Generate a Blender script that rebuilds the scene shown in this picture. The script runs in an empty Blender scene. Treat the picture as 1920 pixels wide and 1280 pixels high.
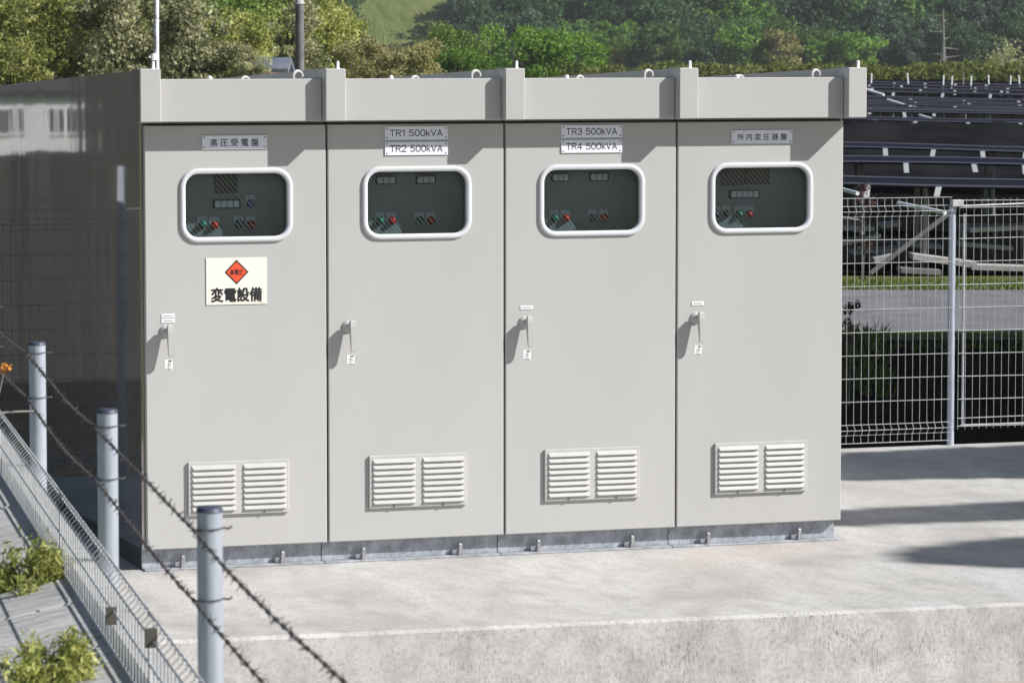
import bpy, math, random
import numpy as np
from mathutils import Vector

SC = bpy.context.scene
COL = SC.collection
R = math.radians

# ------------------------------------------------------------------ camera, world, sun, exposure
YAW, PITCH = 0.3211117, 0.0793155
CAM = np.array([-3.93193, -17.34703, 2.50716])
FPX = 7011.9
cd = bpy.data.cameras.new('camera')
cam = bpy.data.objects.new('camera', cd); COL.objects.link(cam)
cam.location = CAM
cam.rotation_euler = (math.pi / 2 - PITCH, 0, -YAW)
cd.sensor_width = 36.0; cd.lens = FPX / 1920 * 36.0
cd.clip_start = 0.1; cd.clip_end = 5000
cd.dof.use_dof = True; cd.dof.focus_distance = 18.3; cd.dof.aperture_fstop = 16
SC.camera = cam

SUN = Vector((1.52, -1.0, 1.356)).normalized()
w = bpy.data.worlds.new('World'); SC.world = w; w.use_nodes = True
nt = w.node_tree; bg = nt.nodes['Background']
sky = nt.nodes.new('ShaderNodeTexSky'); sky.sky_type = 'NISHITA'; sky.sun_disc = False
sky.sun_elevation = math.asin(SUN.z); sky.sun_rotation = math.atan2(SUN.x, SUN.y)
nt.links.new(sky.outputs[0], bg.inputs[0]); bg.inputs[1].default_value = 0.05
sl = bpy.data.lights.new('sun', 'SUN'); sl.energy = 5.0; sl.angle = R(0.53); sl.color = (1.0, 0.975, 0.94)
so = bpy.data.objects.new('sun', sl); COL.objects.link(so)
so.rotation_euler = (-SUN).to_track_quat('-Z', 'Y').to_euler()
SC.view_settings.view_transform = 'Standard'; SC.view_settings.look = 'None'
SC.view_settings.exposure = 0.47; SC.view_settings.gamma = 1.0

# ------------------------------------------------------------------ geometry of the view (to turn measured sight lines into real places)
fw = np.array([math.sin(YAW) * math.cos(PITCH), math.cos(YAW) * math.cos(PITCH), -math.sin(PITCH)])
rt = np.array([math.cos(YAW), -math.sin(YAW), 0.0])
up = np.cross(rt, fw)
fh = np.array([math.sin(YAW), math.cos(YAW), 0.0])
def sight(px, py, D):
    return CAM + (fw + rt * (px - 960) / FPX - up * (py - 640) / FPX) * D
def ld(l, d, z=0.0):
    p = CAM + rt * l + fh * d
    return np.array([p[0], p[1], z])
def on_y(px, py, y):
    d = fw + rt * (px - 960) / FPX - up * (py - 640) / FPX
    return CAM + d * ((y - CAM[1]) / d[1])

def sstep(a, b, t):
    t = np.clip((t - a) / (b - a), 0, 1); return t * t * (3 - 2 * t)

# ------------------------------------------------------------------ object helpers
class MB:
    def __init__(s): s.v = []; s.f = []; s.m = []; s.sm = []
    def add(s, vs, fs, mi=0, smooth=False):
        o = len(s.v); s.v += [tuple(float(c) for c in p) for p in vs]
        for f in fs: s.f.append(tuple(i + o for i in f)); s.m.append(mi); s.sm.append(smooth)
    def box(s, x0, y0, z0, x1, y1, z1, mi=0, bev=0.0):
        if bev <= 0:
            vs = [(x, y, z) for z in (z0, z1) for y in (y0, y1) for x in (x0, x1)]
            s.add(vs, [(0, 2, 3, 1), (4, 5, 7, 6), (0, 1, 5, 4), (2, 6, 7, 3), (0, 4, 6, 2), (1, 3, 7, 5)], mi); return
        b = bev
        # chamfered box
        P = {}
        vs = []
        def vid(k, p):
            if k not in P: P[k] = len(vs); vs.append(p)
            return P[k]
        X = (x0, x1); Y = (y0, y1); Z = (z0, z1)
        def c(i, j, k, ax):
            p = [X[i], Y[j], Z[k]]
            for a, (q, t) in enumerate(((i, X), (j, Y), (k, Z))):
                if a != ax: p[a] += b if q == 0 else -b
            return vid((i, j, k, ax), tuple(p))
        fs = []
        for i in (0, 1):
            q = [c(i, 0, 0, 0), c(i, 1, 0, 0), c(i, 1, 1, 0), c(i, 0, 1, 0)]; fs.append(tuple(q if i else q[::-1]))
            q = [c(0, i, 0, 1), c(1, i, 0, 1), c(1, i, 1, 1), c(0, i, 1, 1)]; fs.append(tuple(q[::-1] if i else q))
            q = [c(0, 0, i, 2), c(1, 0, i, 2), c(1, 1, i, 2), c(0, 1, i, 2)]; fs.append(tuple(q if i else q[::-1]))
        for i in (0, 1):
            for j in (0, 1):
                fs.append((c(i, j, 0, 0), c(i, j, 1, 0), c(i, j, 1, 1), c(i, j, 0, 1)))
                fs.append((c(i, 0, j, 0), c(i, 1, j, 0), c(i, 1, j, 2), c(i, 0, j, 2)))
                fs.append((c(0, i, j, 1), c(1, i, j, 1), c(1, i, j, 2), c(0, i, j, 2)))
                for k in (0, 1): fs.append((c(i, j, k, 0), c(i, j, k, 1), c(i, j, k, 2)))
        s.add(vs, fs, mi)
    def tube(s, pts, r, n=6, mi=0, caps=True, smooth=True):
        pts = [np.array(p, float) for p in pts]
        rs = r if isinstance(r, (list, tuple)) else [r] * len(pts)
        vs = []; N = len(pts)
        for i, p in enumerate(pts):
            t = pts[min(i + 1, N - 1)] - pts[max(i - 1, 0)]; t = t / (np.linalg.norm(t) + 1e-12)
            a = np.array([0, 0, 1.0]) if abs(t[2]) < 0.9 else np.array([1.0, 0, 0])
            e1 = np.cross(t, a); e1 /= np.linalg.norm(e1); e2 = np.cross(t, e1)
            for k in range(n):
                an = 2 * math.pi * k / n
                vs.append(p + (e1 * math.cos(an) + e2 * math.sin(an)) * rs[i])
        fs = []
        for i in range(N - 1):
            for k in range(n):
                fs.append((i * n + k, i * n + (k + 1) % n, (i + 1) * n + (k + 1) % n, (i + 1) * n + k))
        s.add(vs, fs, mi, smooth)
        if caps:
            s.add(vs[:n], [tuple(range(n))], mi); s.add(vs[-n:], [tuple(reversed(range(n)))], mi)
    def lathe(s, prof, c=(0, 0, 0), axis='z', n=16, mi=0, smooth=True):
        vs = []
        for (r, h) in prof:
            for k in range(n):
                a = 2 * math.pi * k / n
                if axis == 'z': p = (c[0] + r * math.cos(a), c[1] + r * math.sin(a), c[2] + h)
                else: p = (c[0] + r * math.cos(a), c[1] + h, c[2] + r * math.sin(a))
                vs.append(p)
        fs = []
        for i in range(len(prof) - 1):
            for k in range(n):
                fs.append((i * n + k, i * n + (k + 1) % n, (i + 1) * n + (k + 1) % n, (i + 1) * n + k))
        fs.append(tuple(range(n))); fs.append(tuple((len(prof) - 1) * n + k for k in range(n)))
        s.add(vs, fs, mi, smooth)
    def torus(s, c, ax1, ax2, R0, r, n=24, m=8, mi=0):
        c = np.array(c, float); ax1 = np.array(ax1, float); ax2 = np.array(ax2, float); nn = np.cross(ax1, ax2)
        vs = []
        for i in range(n):
            a = 2 * math.pi * i / n; d = ax1 * math.cos(a) + ax2 * math.sin(a)
            for k in range(m):
                b = 2 * math.pi * k / m
                vs.append(c + d * (R0 + r * math.cos(b)) + nn * r * math.sin(b))
        fs = [(i * m + k, i * m + (k + 1) % m, ((i + 1) % n) * m + (k + 1) % m, ((i + 1) % n) * m + k) for i in range(n) for k in range(m)]
        s.add(vs, fs, mi, True)
    def build(s, name, mats, parent=None):
        me = bpy.data.meshes.new(name); me.from_pydata(s.v, [], s.f)
        if not isinstance(mats, (list, tuple)): mats = [mats]
        for m in mats: me.materials.append(m)
        me.polygons.foreach_set('material_index', s.m); me.polygons.foreach_set('use_smooth', s.sm)
        me.update()
        o = bpy.data.objects.new(name, me); COL.objects.link(o)
        if parent: o.parent = parent
        return o

def empty(name, loc=(0, 0, 0), rz=0):
    o = bpy.data.objects.new(name, None); COL.objects.link(o); o.location = loc; o.rotation_euler = (0, 0, rz); o.empty_display_size = 0.1
    return o
def tag(o, label=None, cat=None, group=None, kind=None):
    if label: o['label'] = label
    if cat: o['category'] = cat
    if group: o['group'] = group
    if kind: o['kind'] = kind
    return o
def copy_tree(o, parent=None):
    c = o.copy(); COL.objects.link(c)
    if parent: c.parent = parent
    for ch in list(o.children): copy_tree(ch, c)
    return c

# ------------------------------------------------------------------ materials
def mat(name, col=(.5, .5, .5), rough=.5, metal=0.0, spec=.5):
    m = bpy.data.materials.new(name); m.use_nodes = True
    b = m.node_tree.nodes['Principled BSDF']
    b.inputs['Base Color'].default_value = (*col, 1); b.inputs['Roughness'].default_value = rough
    b.inputs['Metallic'].default_value = metal; b.inputs['Specular IOR Level'].default_value = spec
    return m
class NG:
    def __init__(s, m): s.m = m; s.t = m.node_tree; s.b = s.t.nodes['Principled BSDF']
    def n(s, typ, **kw):
        o = s.t.nodes.new(typ)
        for k, v in kw.items(): setattr(o, k, v)
        return o
    def l(s, a, b): s.t.links.new(a, b)
    def coords(s, scale=(1, 1, 1), kind='Object', rot=(0, 0, 0)):
        tc = s.n('ShaderNodeTexCoord'); mp = s.n('ShaderNodeMapping'); mp.inputs['Scale'].default_value = scale; mp.inputs['Rotation'].default_value = rot
        s.l(tc.outputs[kind], mp.inputs['Vector']); return mp.outputs['Vector']
    def noise(s, vec, scale, detail=5, rough=.55, dist=0):
        q = s.n('ShaderNodeTexNoise'); q.inputs['Scale'].default_value = scale; q.inputs['Detail'].default_value = detail
        q.inputs['Roughness'].default_value = rough; q.inputs['Distortion'].default_value = dist
        if vec is not None: s.l(vec, q.inputs['Vector'])
        return q.outputs['Fac']
    def ramp(s, fac, stops):
        q = s.n('ShaderNodeValToRGB'); e = q.color_ramp.elements
        while len(e) < len(stops): e.new(.5)
        for i, (p, c) in enumerate(stops):
            e[i].position = p; e[i].color = (*c, 1) if isinstance(c, (tuple, list)) else (c, c, c, 1)
        s.l(fac, q.inputs[0]); return q.outputs[0]
    def mix(s, fac, a, b, mode='MIX'):
        q = s.n('ShaderNodeMix', data_type='RGBA', blend_type=mode)
        for i, v in ((0, fac), (6, a), (7, b)):
            if hasattr(v, 'is_linked') or hasattr(v, 'links'): s.l(v, q.inputs[i])
            else: q.inputs[i].default_value = v if i == 0 else ((*v, 1) if len(v) == 3 else v)
        return q.outputs[2]
    def bump(s, h, strength=.3, dist=.01):
        q = s.n('ShaderNodeBump'); q.inputs['Strength'].default_value = strength; q.inputs['Distance'].default_value = dist
        s.l(h, q.inputs['Height']); s.l(q.outputs[0], s.b.inputs['Normal'])
    def col(s, c): s.l(c, s.b.inputs['Base Color'])

def noisy(name, c1, c2, scale=8, rough=.6, metal=0, bump=.2, stretch=(1, 1, 1), bscale=None, bd=.01, spec=.5, lo=.35, hi=.65):
    m = mat(name, c1, rough, metal, spec); g = NG(m); v = g.coords(stretch)
    f = g.noise(v, scale, 6, .6); g.col(g.ramp(f, [(lo, c1), (hi, c2)]))
    if bump: g.bump(g.noise(v, bscale or scale * 4, 4), bump, bd)
    return m

# painted steel of the cabinets: nearly even, with slow tone changes, faint dust streaks and orange peel
M = {}
m = mat('cabinet_paint', (.6, .58, .54), .42); g = NG(m); v = g.coords((1, 1, .35), 'Object')
f1 = g.noise(v, 2.2, 3, .5); f2 = g.noise(g.coords((9, 9, .5)), 3, 4, .6)
c = g.ramp(f1, [(.3, (.430, .427, .418)), (.7, (.455, .450, .438))])
c = g.mix(g.ramp(f2, [(.55, 0.0), (.8, .10)]), c, (.37, .36, .34)); g.col(c)
g.bump(g.noise(g.coords((1, 1, .6)), 2.5, 2), .05, .02); M['paint'] = m
m = mat('louvre_paint', (.66, .65, .61), .4); g = NG(m)
g.col(g.ramp(g.noise(g.coords(), 12, 3), [(.3, (.44, .437, .425)), (.7, (.48, .475, .46))])); M['louvre'] = m
M['inside'] = mat('cabinet_inside', (.035, .04, .04), .6)
M['panelgrey'] = noisy('instrument_panel_grey', (.14, .168, .172), (.16, .19, .19), 6, .5, bump=0)
M['frame'] = mat('window_frame_plastic', (.60, .615, .65), .35)
M['black'] = mat('black_plastic', (.015, .016, .018), .4)
M['meterface'] = noisy('meter_face', (.38, .41, .43), (.5, .52, .54), 60, .4, bump=0)
M['lampgreen'] = mat('green_lens', (.01, .16, .10), .2); M['lampred'] = mat('red_lens', (.45, .012, .015), .2)
M['lampdark'] = mat('dark_lens', (.02, .025, .03), .2); M['lamppurple'] = mat('purple_lens', (.12, .10, .30), .2)
M['lampplate'] = mat('lamp_label_plate', (.32, .36, .40), .5)
M['plate'] = noisy('engraved_plate', (.74, .76, .84), (.80, .82, .90), 40, .35, bump=.02)  # bright bluish base stands in for sky reflected by the metal
M['ink'] = mat('black_ink', (.012, .012, .014), .5)
M['greyink'] = mat('grey_ink', (.33, .34, .36), .6)
M['white'] = mat('white_label', (.80, .80, .80), .5)
M['cream'] = mat('cream_sign', (.76, .74, .66), .45)
M['orange'] = mat('orange_red_sign', (.82, .085, .03), .45)
M['screw'] = mat('steel_screw', (.25, .25, .26), .4, .8)
m = mat('dark_side_steel', (.13, .13, .135), .10, .0, .5); g = NG(m)
v = g.coords((1, 1.6, .7)); f = g.noise(v, 1.7, 1.5, .45)
g.col(g.ramp(g.noise(v, 3, 5), [(.3, (.43, .415, .40)), (.7, (.50, .485, .465))]))
g.b.inputs['Metallic'].default_value = 0.80; g.b.inputs['IOR'].default_value = 2.0; g.b.inputs['Roughness'].default_value = .04
g.bump(f, .045, .03); M['mirror'] = m
m = mat('galvanised_base', (.45, .47, .5), .5, .35); g = NG(m)
f = g.noise(g.coords((1, 1, 1)), 14, 8, .7, .4); f3 = g.noise(g.coords((3, 3, 1)), 45, 4, .6)
c = g.ramp(f, [(.3, (.20, .21, .23)), (.48, (.36, .38, .42)), (.7, (.52, .55, .60))])
c = g.mix(g.ramp(f3, [(.56, 0.0), (.72, .7)]), c, (.12, .125, .13)); g.col(c); M['galv'] = m
M['bolt'] = noisy('bolt_zinc', (.22, .22, .23), (.40, .40, .41), 60, .5, .4, bump=.2)
m = mat('galvanised_post', (.42, .45, .52), .42, .35); g = NG(m)
c = g.ramp(g.noise(g.coords((6, 6, 1)), 9, 6, .65), [(.3, (.40, .44, .52)), (.7, (.52, .56, .64))]); g.col(c); M['post'] = m
M['postcap'] = mat('post_cap', (.05, .055, .09), .5)
M['meshwire'] = noisy('fence_mesh_wire', (.38, .39, .40), (.54, .55, .56), 20, .45, .2, bump=0)
M['barb'] = noisy('rusty_barbed_wire', (.050, .047, .052), (.10, .085, .082), 60, .7, .3, bump=0)
M['bracket'] = mat('bronze_bracket', (.11, .10, .085), .6, .3)

# wired glass: clear pane, mirror sheen, thin parallel wires
m = bpy.data.materials.new('wired_glass'); m.use_nodes = True; t = m.node_tree
for n_ in list(t.nodes): t.nodes.remove(n_)
out = t.nodes.new('ShaderNodeOutputMaterial'); tr = t.nodes.new('ShaderNodeBsdfTransparent'); tr.inputs[0].default_value = (.66, .75, .78, 1)
gl = t.nodes.new('ShaderNodeBsdfGlossy'); gl.inputs['Roughness'].default_value = .01
fr = t.nodes.new('ShaderNodeFresnel'); fr.inputs[0].default_value = 1.5
mx = t.nodes.new('ShaderNodeMixShader'); t.links.new(fr.outputs[0], mx.inputs[0]); t.links.new(tr.outputs[0], mx.inputs[1]); t.links.new(gl.outputs[0], mx.inputs[2])
tc = t.nodes.new('ShaderNodeTexCoord'); sx = t.nodes.new('ShaderNodeSeparateXYZ'); t.links.new(tc.outputs['Object'], sx.inputs[0])
def mth(op, a, b=None):
    q = t.nodes.new('ShaderNodeMath'); q.operation = op
    for i, v_ in enumerate((a, b)):
        if v_ is None: continue
        if isinstance(v_, (int, float)): q.inputs[i].default_value = v_
        else: t.links.new(v_, q.inputs[i])
    return q.outputs[0]
AN = R(49)
uu = mth('ADD', mth('MULTIPLY', sx.outputs['X'], math.sin(AN)), mth('MULTIPLY', sx.outputs['Z'], math.cos(AN)))
ln = mth('LESS_THAN', mth('FRACT', mth('MULTIPLY', uu, 1 / .0185)), .08)
di = t.nodes.new('ShaderNodeBsdfDiffuse'); di.inputs[0].default_value = (.42, .42, .40, 1)
m2 = t.nodes.new('ShaderNodeMixShader'); t.links.new(mth('MULTIPLY', ln, .5), m2.inputs[0]); t.links.new(mx.outputs[0], m2.inputs[1]); t.links.new(di.outputs[0], m2.inputs[2])
t.links.new(m2.outputs[0], out.inputs[0]); M['glass'] = m

# concrete pavement top and its stained front face
def concrete(name, face):
    m = mat(name, (.45, .44, .42), .85, 0, .25); g = NG(m)
    a = g.noise(g.coords((1, .55, 1)), 1.5, 8, .66, .5); b = g.noise(g.coords((.9, .42, 1)), 7, 9, .70, .3); d = g.noise(g.coords((1, .5, 1)), 55, 6, .75)
    c = g.ramp(a, [(.32, (.35, .335, .315)), (.48, (.45, .437, .42)), (.62, (.53, .52, .505))] if not face else [(.32, (.44, .43, .41)), (.5, (.52, .51, .495)), (.62, (.57, .56, .55))])
    c = g.mix(g.ramp(b, [(.47, 0.0), (.68, .6)]), c, (.31, .30, .285))
    pk = g.noise(g.coords((.6, 1, 1)), .8, 3, .5); c = g.mix(g.ramp(pk, [(.56, 0.0), (.7, .35)]), c, (.56, .47, .435))
    c = g.mix(g.ramp(d, [(.36, .5), (.5, 0.0)]), c, (.24, .23, .215))
    if face:
        st = g.noise(g.coords((3.2, 1, .8)), 2.4, 9, .74, .15); fine = g.noise(g.coords((3, 3, 1)), 34, 7, .75)
        big = g.noise(g.coords((1, 1, 1.3)), 1.3, 5, .65)
        tcx = g.n('ShaderNodeTexCoord'); sxx = g.n('ShaderNodeSeparateXYZ'); g.l(tcx.outputs['Object'], sxx.inputs[0]); mrx = g.n('ShaderNodeMapRange'); mrx.inputs[1].default_value = -.3; mrx.inputs[2].default_value = 2.2; mrx.inputs[3].default_value = .25; g.l(sxx.outputs['X'], mrx.inputs[0]); c0 = c
        c = g.mix(g.ramp(st, [(.48, 0.0), (.70, .55)]), c, (.24, .235, .225))
        c2 = g.mix(g.ramp(fine, [(.50, 0.0), (.64, .8)]), c, (.14, .135, .125))
        c = g.mix(g.ramp(big, [(.44, 0.0), (.60, 1.0)]), c, c2); c = g.mix(mrx.outputs[0], c0, c)
    g.col(c)
    g.bump(g.noise(g.coords((.5, 1, 1)), 45, 8, .7), .25, .006)
    return m
M['pave'] = concrete('concrete_top', False); M['paveface'] = concrete('concrete_face', True)

m = mat('block_wall_concrete', (.4, .4, .4), .85, 0, .2); g = NG(m)
a = g.noise(g.coords((1, 1, .8)), 3, 6, .6); b = g.noise(g.coords((14, 14, .7)), 2.5, 8, .7, .3)
c = g.ramp(a, [(.3, (.46, .46, .465)), (.7, (.60, .595, .58))]); c = g.mix(g.ramp(b, [(.48, 0.0), (.7, .75)]), c, (.14, .14, .15)); g.col(c)
g.bump(g.noise(g.coords(), 70, 6, .7), .35, .006); M['wall'] = m

m = mat('block_slope_concrete', (.5, .5, .5), .9, 0, .15); g = NG(m)
a = g.noise(g.coords((1, 1, 1)), 2.2, 7, .65); b = g.noise(g.coords((1.2, 16, 1), rot=(0, 0, R(6.6))), 2.2, 9, .75, .4); d = g.noise(g.coords(), 26, 7, .7)
c = g.ramp(a, [(.3, (.42, .42, .425)), (.5, (.54, .535, .525)), (.7, (.60, .59, .57))]); c = g.mix(g.ramp(b, [(.47, 0.0), (.66, .7)]), c, (.19, .19, .20)); c = g.mix(g.ramp(d, [(.52, 0.0), (.7, .55)]), c, (.22, .21, .19)); g.col(c)
g.bump(b, .5, .02); M['slope'] = m
M['asphalt'] = noisy('road_asphalt', (.13, .13, .14), (.19, .19, .20), 3, .9, bump=.4, bscale=80, spec=.2)
m = mat('ground_grass_soil', (.1, .1, .05), .95, 0, .1); g = NG(m)
a = g.noise(g.coords(), .25, 8, .65); b = g.noise(g.coords(), 2.5, 6, .7)
c = g.ramp(a, [(.35, (.045, .075, .018)), (.5, (.085, .115, .03)), (.66, (.14, .125, .06))]); c = g.mix(g.ramp(b, [(.4, 0.0), (.75, .6)]), c, (.05, .06, .02)); g.col(c); M['ground'] = m
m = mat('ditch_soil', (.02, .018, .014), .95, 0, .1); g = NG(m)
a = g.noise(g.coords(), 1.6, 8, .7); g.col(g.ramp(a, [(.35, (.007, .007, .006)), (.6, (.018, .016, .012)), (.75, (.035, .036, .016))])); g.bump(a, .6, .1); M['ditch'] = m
m = mat('meadow_grass', (.1, .14, .04), .95, 0, .1); g = NG(m)
a = g.noise(g.coords((1, .35, .35)), .22, 8, .65); b = g.noise(g.coords((1, .3, .3)), 1.1, 7, .7)
c = g.ramp(a, [(.35, (.085, .125, .03)), (.5, (.13, .165, .05)), (.68, (.175, .19, .075))]); c = g.mix(g.ramp(b, [(.45, 0.0), (.75, .55)]), c, (.07, .10, .03)); g.col(c)
g.bump(b, .8, .4); M['meadow'] = m
M['apron'] = noisy('apron_concrete', (.30, .265, .245), (.38, .34, .32), 1.5, .9, bump=.2, bscale=60, spec=.2)
M['sheet'] = noisy('black_shade_sheet', (.003, .003, .003), (.007, .007, .007), 1.2, .95, bump=.5, bscale=2.0, bd=.1, spec=0.0)  # near black colour in place of the shade under the solar rows
m = mat('solar_glass', (.011, .012, .020), .6, 0, .02); M['solar'] = m  # bluish tint in the base replaces the sky's grazing reflection
M['solarframe'] = mat('solar_frame_blue_aluminium', (.085, .085, .125), .5, .3)
M['strap'] = mat('white_strap', (.84, .85, .87), .5)
M['rack'] = noisy('rack_steel', (.20, .20, .20), (.30, .29, .28), 5, .55, .3, bump=0)
M['plank'] = noisy('weathered_plank', (.36, .35, .33), (.5, .49, .47), 4, .8, bump=.2, stretch=(1, 6, 6))
M['pipe'] = mat('white_pipe', (.80, .81, .82), .4)
M['polegrey'] = noisy('concrete_pole', (.12, .115, .12), (.19, .18, .19), 6, .8, bump=.2)
M['whitepole'] = noisy('peeling_white_pole', (.40, .40, .42), (.80, .80, .80), 22, .6, bump=.3, lo=.38, hi=.5)
M['bark'] = noisy('bark', (.05, .04, .03), (.12, .10, .08), 10, .9, bump=.5, stretch=(1, 1, .2))
M['deadwood'] = noisy('dead_wood', (.14, .13, .115), (.25, .235, .21), 5, .9, bump=.3)
M['housewall'] = noisy('house_wall', (.72, .72, .74), (.78, .78, .80), 2, .7, bump=0)
M['roof'] = noisy('dark_roof_tile', (.045, .045, .05), (.08, .078, .08), 3, .6, bump=.3)
M['blueroof'] = noisy('blue_grey_roof', (.10, .12, .16), (.20, .22, .26), 3, .5, bump=.1)
M['dkwin'] = mat('dark_window', (.03, .03, .035), .1)
M['soil'] = noisy('orange_brown_soil', (.24, .13, .07), (.36, .22, .13), 2, .95, bump=.5, spec=.1)

def foliage(name, ca, cb, cc=None, rough=.55, trans=.42, var=.25, spec=.25):
    m = mat(name, ca, rough, 0, spec); g = NG(m)
    at = g.n('ShaderNodeAttribute'); at.attribute_name = 'tone'
    stops = [(0.0, ca), (.6, cb), (1.0, cc or cb)]
    c = g.ramp(at.outputs['Fac'], stops)
    oi = g.n('ShaderNodeObjectInfo'); hs = g.n('ShaderNodeHueSaturation')
    mr = g.n('ShaderNodeMapRange'); mr.inputs[3].default_value = 1 - var; mr.inputs[4].default_value = 1 + var
    g.l(oi.outputs['Random'], mr.inputs[0]); g.l(mr.outputs[0], hs.inputs['Value']); g.l(c, hs.inputs['Color'])
    g.col(hs.outputs[0])
    o = [n for n in m.node_tree.nodes if n.type == 'OUTPUT_MATERIAL'][0]
    tl = g.n('ShaderNodeBsdfTranslucent'); g.l(hs.outputs[0], tl.inputs[0]); mx = g.n('ShaderNodeMixShader'); mx.inputs[0].default_value = trans
    g.l(g.b.outputs[0], mx.inputs[1]); g.l(tl.outputs[0], mx.inputs[2]); g.l(mx.outputs[0], o.inputs[0])
    return m
F = {
 'olive': foliage('olive_foliage', (0.189, 0.223, 0.054), (0.392, 0.419, 0.115), (0.702, 0.675, 0.338)),
 'pale': foliage('pale_grey_foliage', (0.221, 0.234, 0.111), (0.429, 0.442, 0.221), (0.780, 0.754, 0.520)),
 'green': foliage('green_foliage', (0.112, 0.196, 0.042), (0.224, 0.336, 0.077), (0.406, 0.518, 0.154)),
 'bright': foliage('bright_green_foliage', (0.08, 0.17, 0.02), (0.15, 0.28, 0.035), (0.24, 0.4, 0.07)),
 'tan': foliage('tan_foliage', (0.252, 0.246, 0.096), (0.444, 0.426, 0.180), (0.720, 0.684, 0.408)),
 'dark': foliage('dark_forest_foliage', (0.040, 0.088, 0.037), (0.073, 0.144, 0.056), (0.125, 0.213, 0.075)),
 'blue': foliage('blue_green_foliage', (0.050, 0.094, 0.062), (0.090, 0.144, 0.090), (0.150, 0.206, 0.131)),
 'mid': foliage('mid_forest_foliage', (0.069, 0.144, 0.035), (0.131, 0.237, 0.053), (0.213, 0.338, 0.088)),
 'yellow': foliage('yellow_green_foliage', (0.16, 0.17, 0.045), (0.31, 0.3, 0.1), (0.52, 0.46, 0.22)),
 'hedge': foliage('hedge_foliage', (0.105, 0.131, 0.032), (0.200, 0.226, 0.058), (0.336, 0.326, 0.116), var=0),
 'darkhedge': foliage('dark_hedge_foliage', (.075, .07, .058), (.125, .115, .093), (.17, .16, .125), var=0),
 'weed': foliage('weed_foliage', (0.213, 0.275, 0.062), (0.475, 0.500, 0.150), (0.850, 0.800, 0.375), var=.1),
 'grass': foliage('grass_blades', (.07, .12, .02), (.15, .20, .04), (.27, .27, .10), var=0),
 'red': foliage('reddish_stalk', (.07, .035, .03), (.13, .06, .05), (.20, .12, .09), var=0),
 'orange': foliage('orange_petals', (.6, .2, .02), (.75, .32, .05), (.8, .45, .1), var=0),
}

# ------------------------------------------------------------------ foliage meshes
def leaf_mesh(name, pts, outs, size, rng, mtl, aspect=.55, jitter=.35, outw=.6, tone=None):
    n = len(pts)
    nrm = rng.normal(size=(n, 3)); nrm /= np.linalg.norm(nrm, axis=1)[:, None]
    nrm = nrm + outs * outw; nrm /= np.linalg.norm(nrm, axis=1)[:, None] + 1e-9
    t = rng.normal(size=(n, 3)); t -= (t * nrm).sum(1)[:, None] * nrm; t /= np.linalg.norm(t, axis=1)[:, None] + 1e-9
    b = np.cross(nrm, t); s = (size * (1 + jitter * rng.uniform(-1, 1, n)))[:, None]
    v = np.stack([pts - t * s * .5, pts + b * s * .5 * aspect, pts + t * s * .5 + nrm * s * .08, pts - b * s * .5 * aspect], 1).reshape(-1, 3)
    me = bpy.data.meshes.new(name)
    me.vertices.add(4 * n); me.vertices.foreach_set('co', v.ravel())
    me.loops.add(4 * n); me.loops.foreach_set('vertex_index', np.arange(4 * n, dtype=np.int32))
    me.polygons.add(n); me.polygons.foreach_set('loop_start', np.arange(0, 4 * n, 4, dtype=np.int32))
    me.update(calc_edges=True)
    if tone is None: tone = np.clip(rng.normal(.45, .25, n), 0, 1)
    at = me.attributes.new('tone', 'FLOAT', 'POINT'); at.data.foreach_set('value', np.repeat(tone, 4).astype(np.float32))
    me.materials.append(mtl); me.validate()
    return me
def crown_points(rng, radii, nclump, nleaf, spread=.33, floor=-1):
    radii = np.array(radii)
    d = rng.normal(size=(nclump, 3)); d /= np.linalg.norm(d, axis=1)[:, None]
    d[:, 2] = np.where(d[:, 2] < floor, -d[:, 2], d[:, 2])
    rr = rng.uniform(.35, 1.0, nclump) ** .6 * rng.uniform(.8, 1.12, nclump)
    cc = d * rr[:, None] * radii
    csz = rng.uniform(.55, 1.25, nclump) * spread
    ctone = rng.normal(0, .14, nclump)
    k = rng.integers(0, nclump, nleaf)
    e = rng.normal(size=(nleaf, 3)); e /= np.linalg.norm(e, axis=1)[:, None]
    e *= (rng.uniform(.25, 1, nleaf) ** .45)[:, None]
    p = cc[k] + e * csz[k][:, None] * radii.mean() * np.array([1.15, 1.15, .85])
    outs = e / (np.linalg.norm(e, axis=1)[:, None] + 1e-9) * .75 + cc[k] / radii * .5
    tone = np.clip(.45 + ctone[k] + rng.normal(0, .22, nleaf), 0, 1)
    return p, outs, tone, cc
def make_tree(name, seed, h_trunk, radii, nclump, nleaf, leaf, mtl, trunk_r=.09, bark=None, spread=.33, aspect=.55, sink=.2):
    rng = np.random.default_rng(seed)
    root = empty(name)
    zc = h_trunk + radii[2] * .75
    p, o, tone, cc = crown_points(rng, radii, nclump, nleaf, spread)
    me = leaf_mesh('crown', p + np.array([0, 0, zc]), o, leaf, rng, mtl, aspect, tone=tone)
    c = bpy.data.objects.new('crown', me); COL.objects.link(c); c.parent = root
    tb = MB(); lean = rng.uniform(-.06, .06, 2)
    tp = [np.array([lean[0] * q, lean[1] * q, q * zc - sink * (q == 0)]) for q in (0, .35, .7, 1)]
    tb.tube(tp, [trunk_r * 1.25, trunk_r, trunk_r * .75, trunk_r * .4], 8)
    for q in range(min(9, nclump)):
        tgt = cc[q] * .85 + np.array([0, 0, zc]); st = tp[1] + (tp[3] - tp[1]) * rng.uniform(.05, .8)
        mid = (st + tgt) / 2 + rng.normal(0, .05, 3) * radii[0]
        tb.tube([st, mid, tgt], [trunk_r * .45, trunk_r * .3, trunk_r * .12], 5)
    tb.build('trunk', bark or M['bark'], root)
    return root

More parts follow.
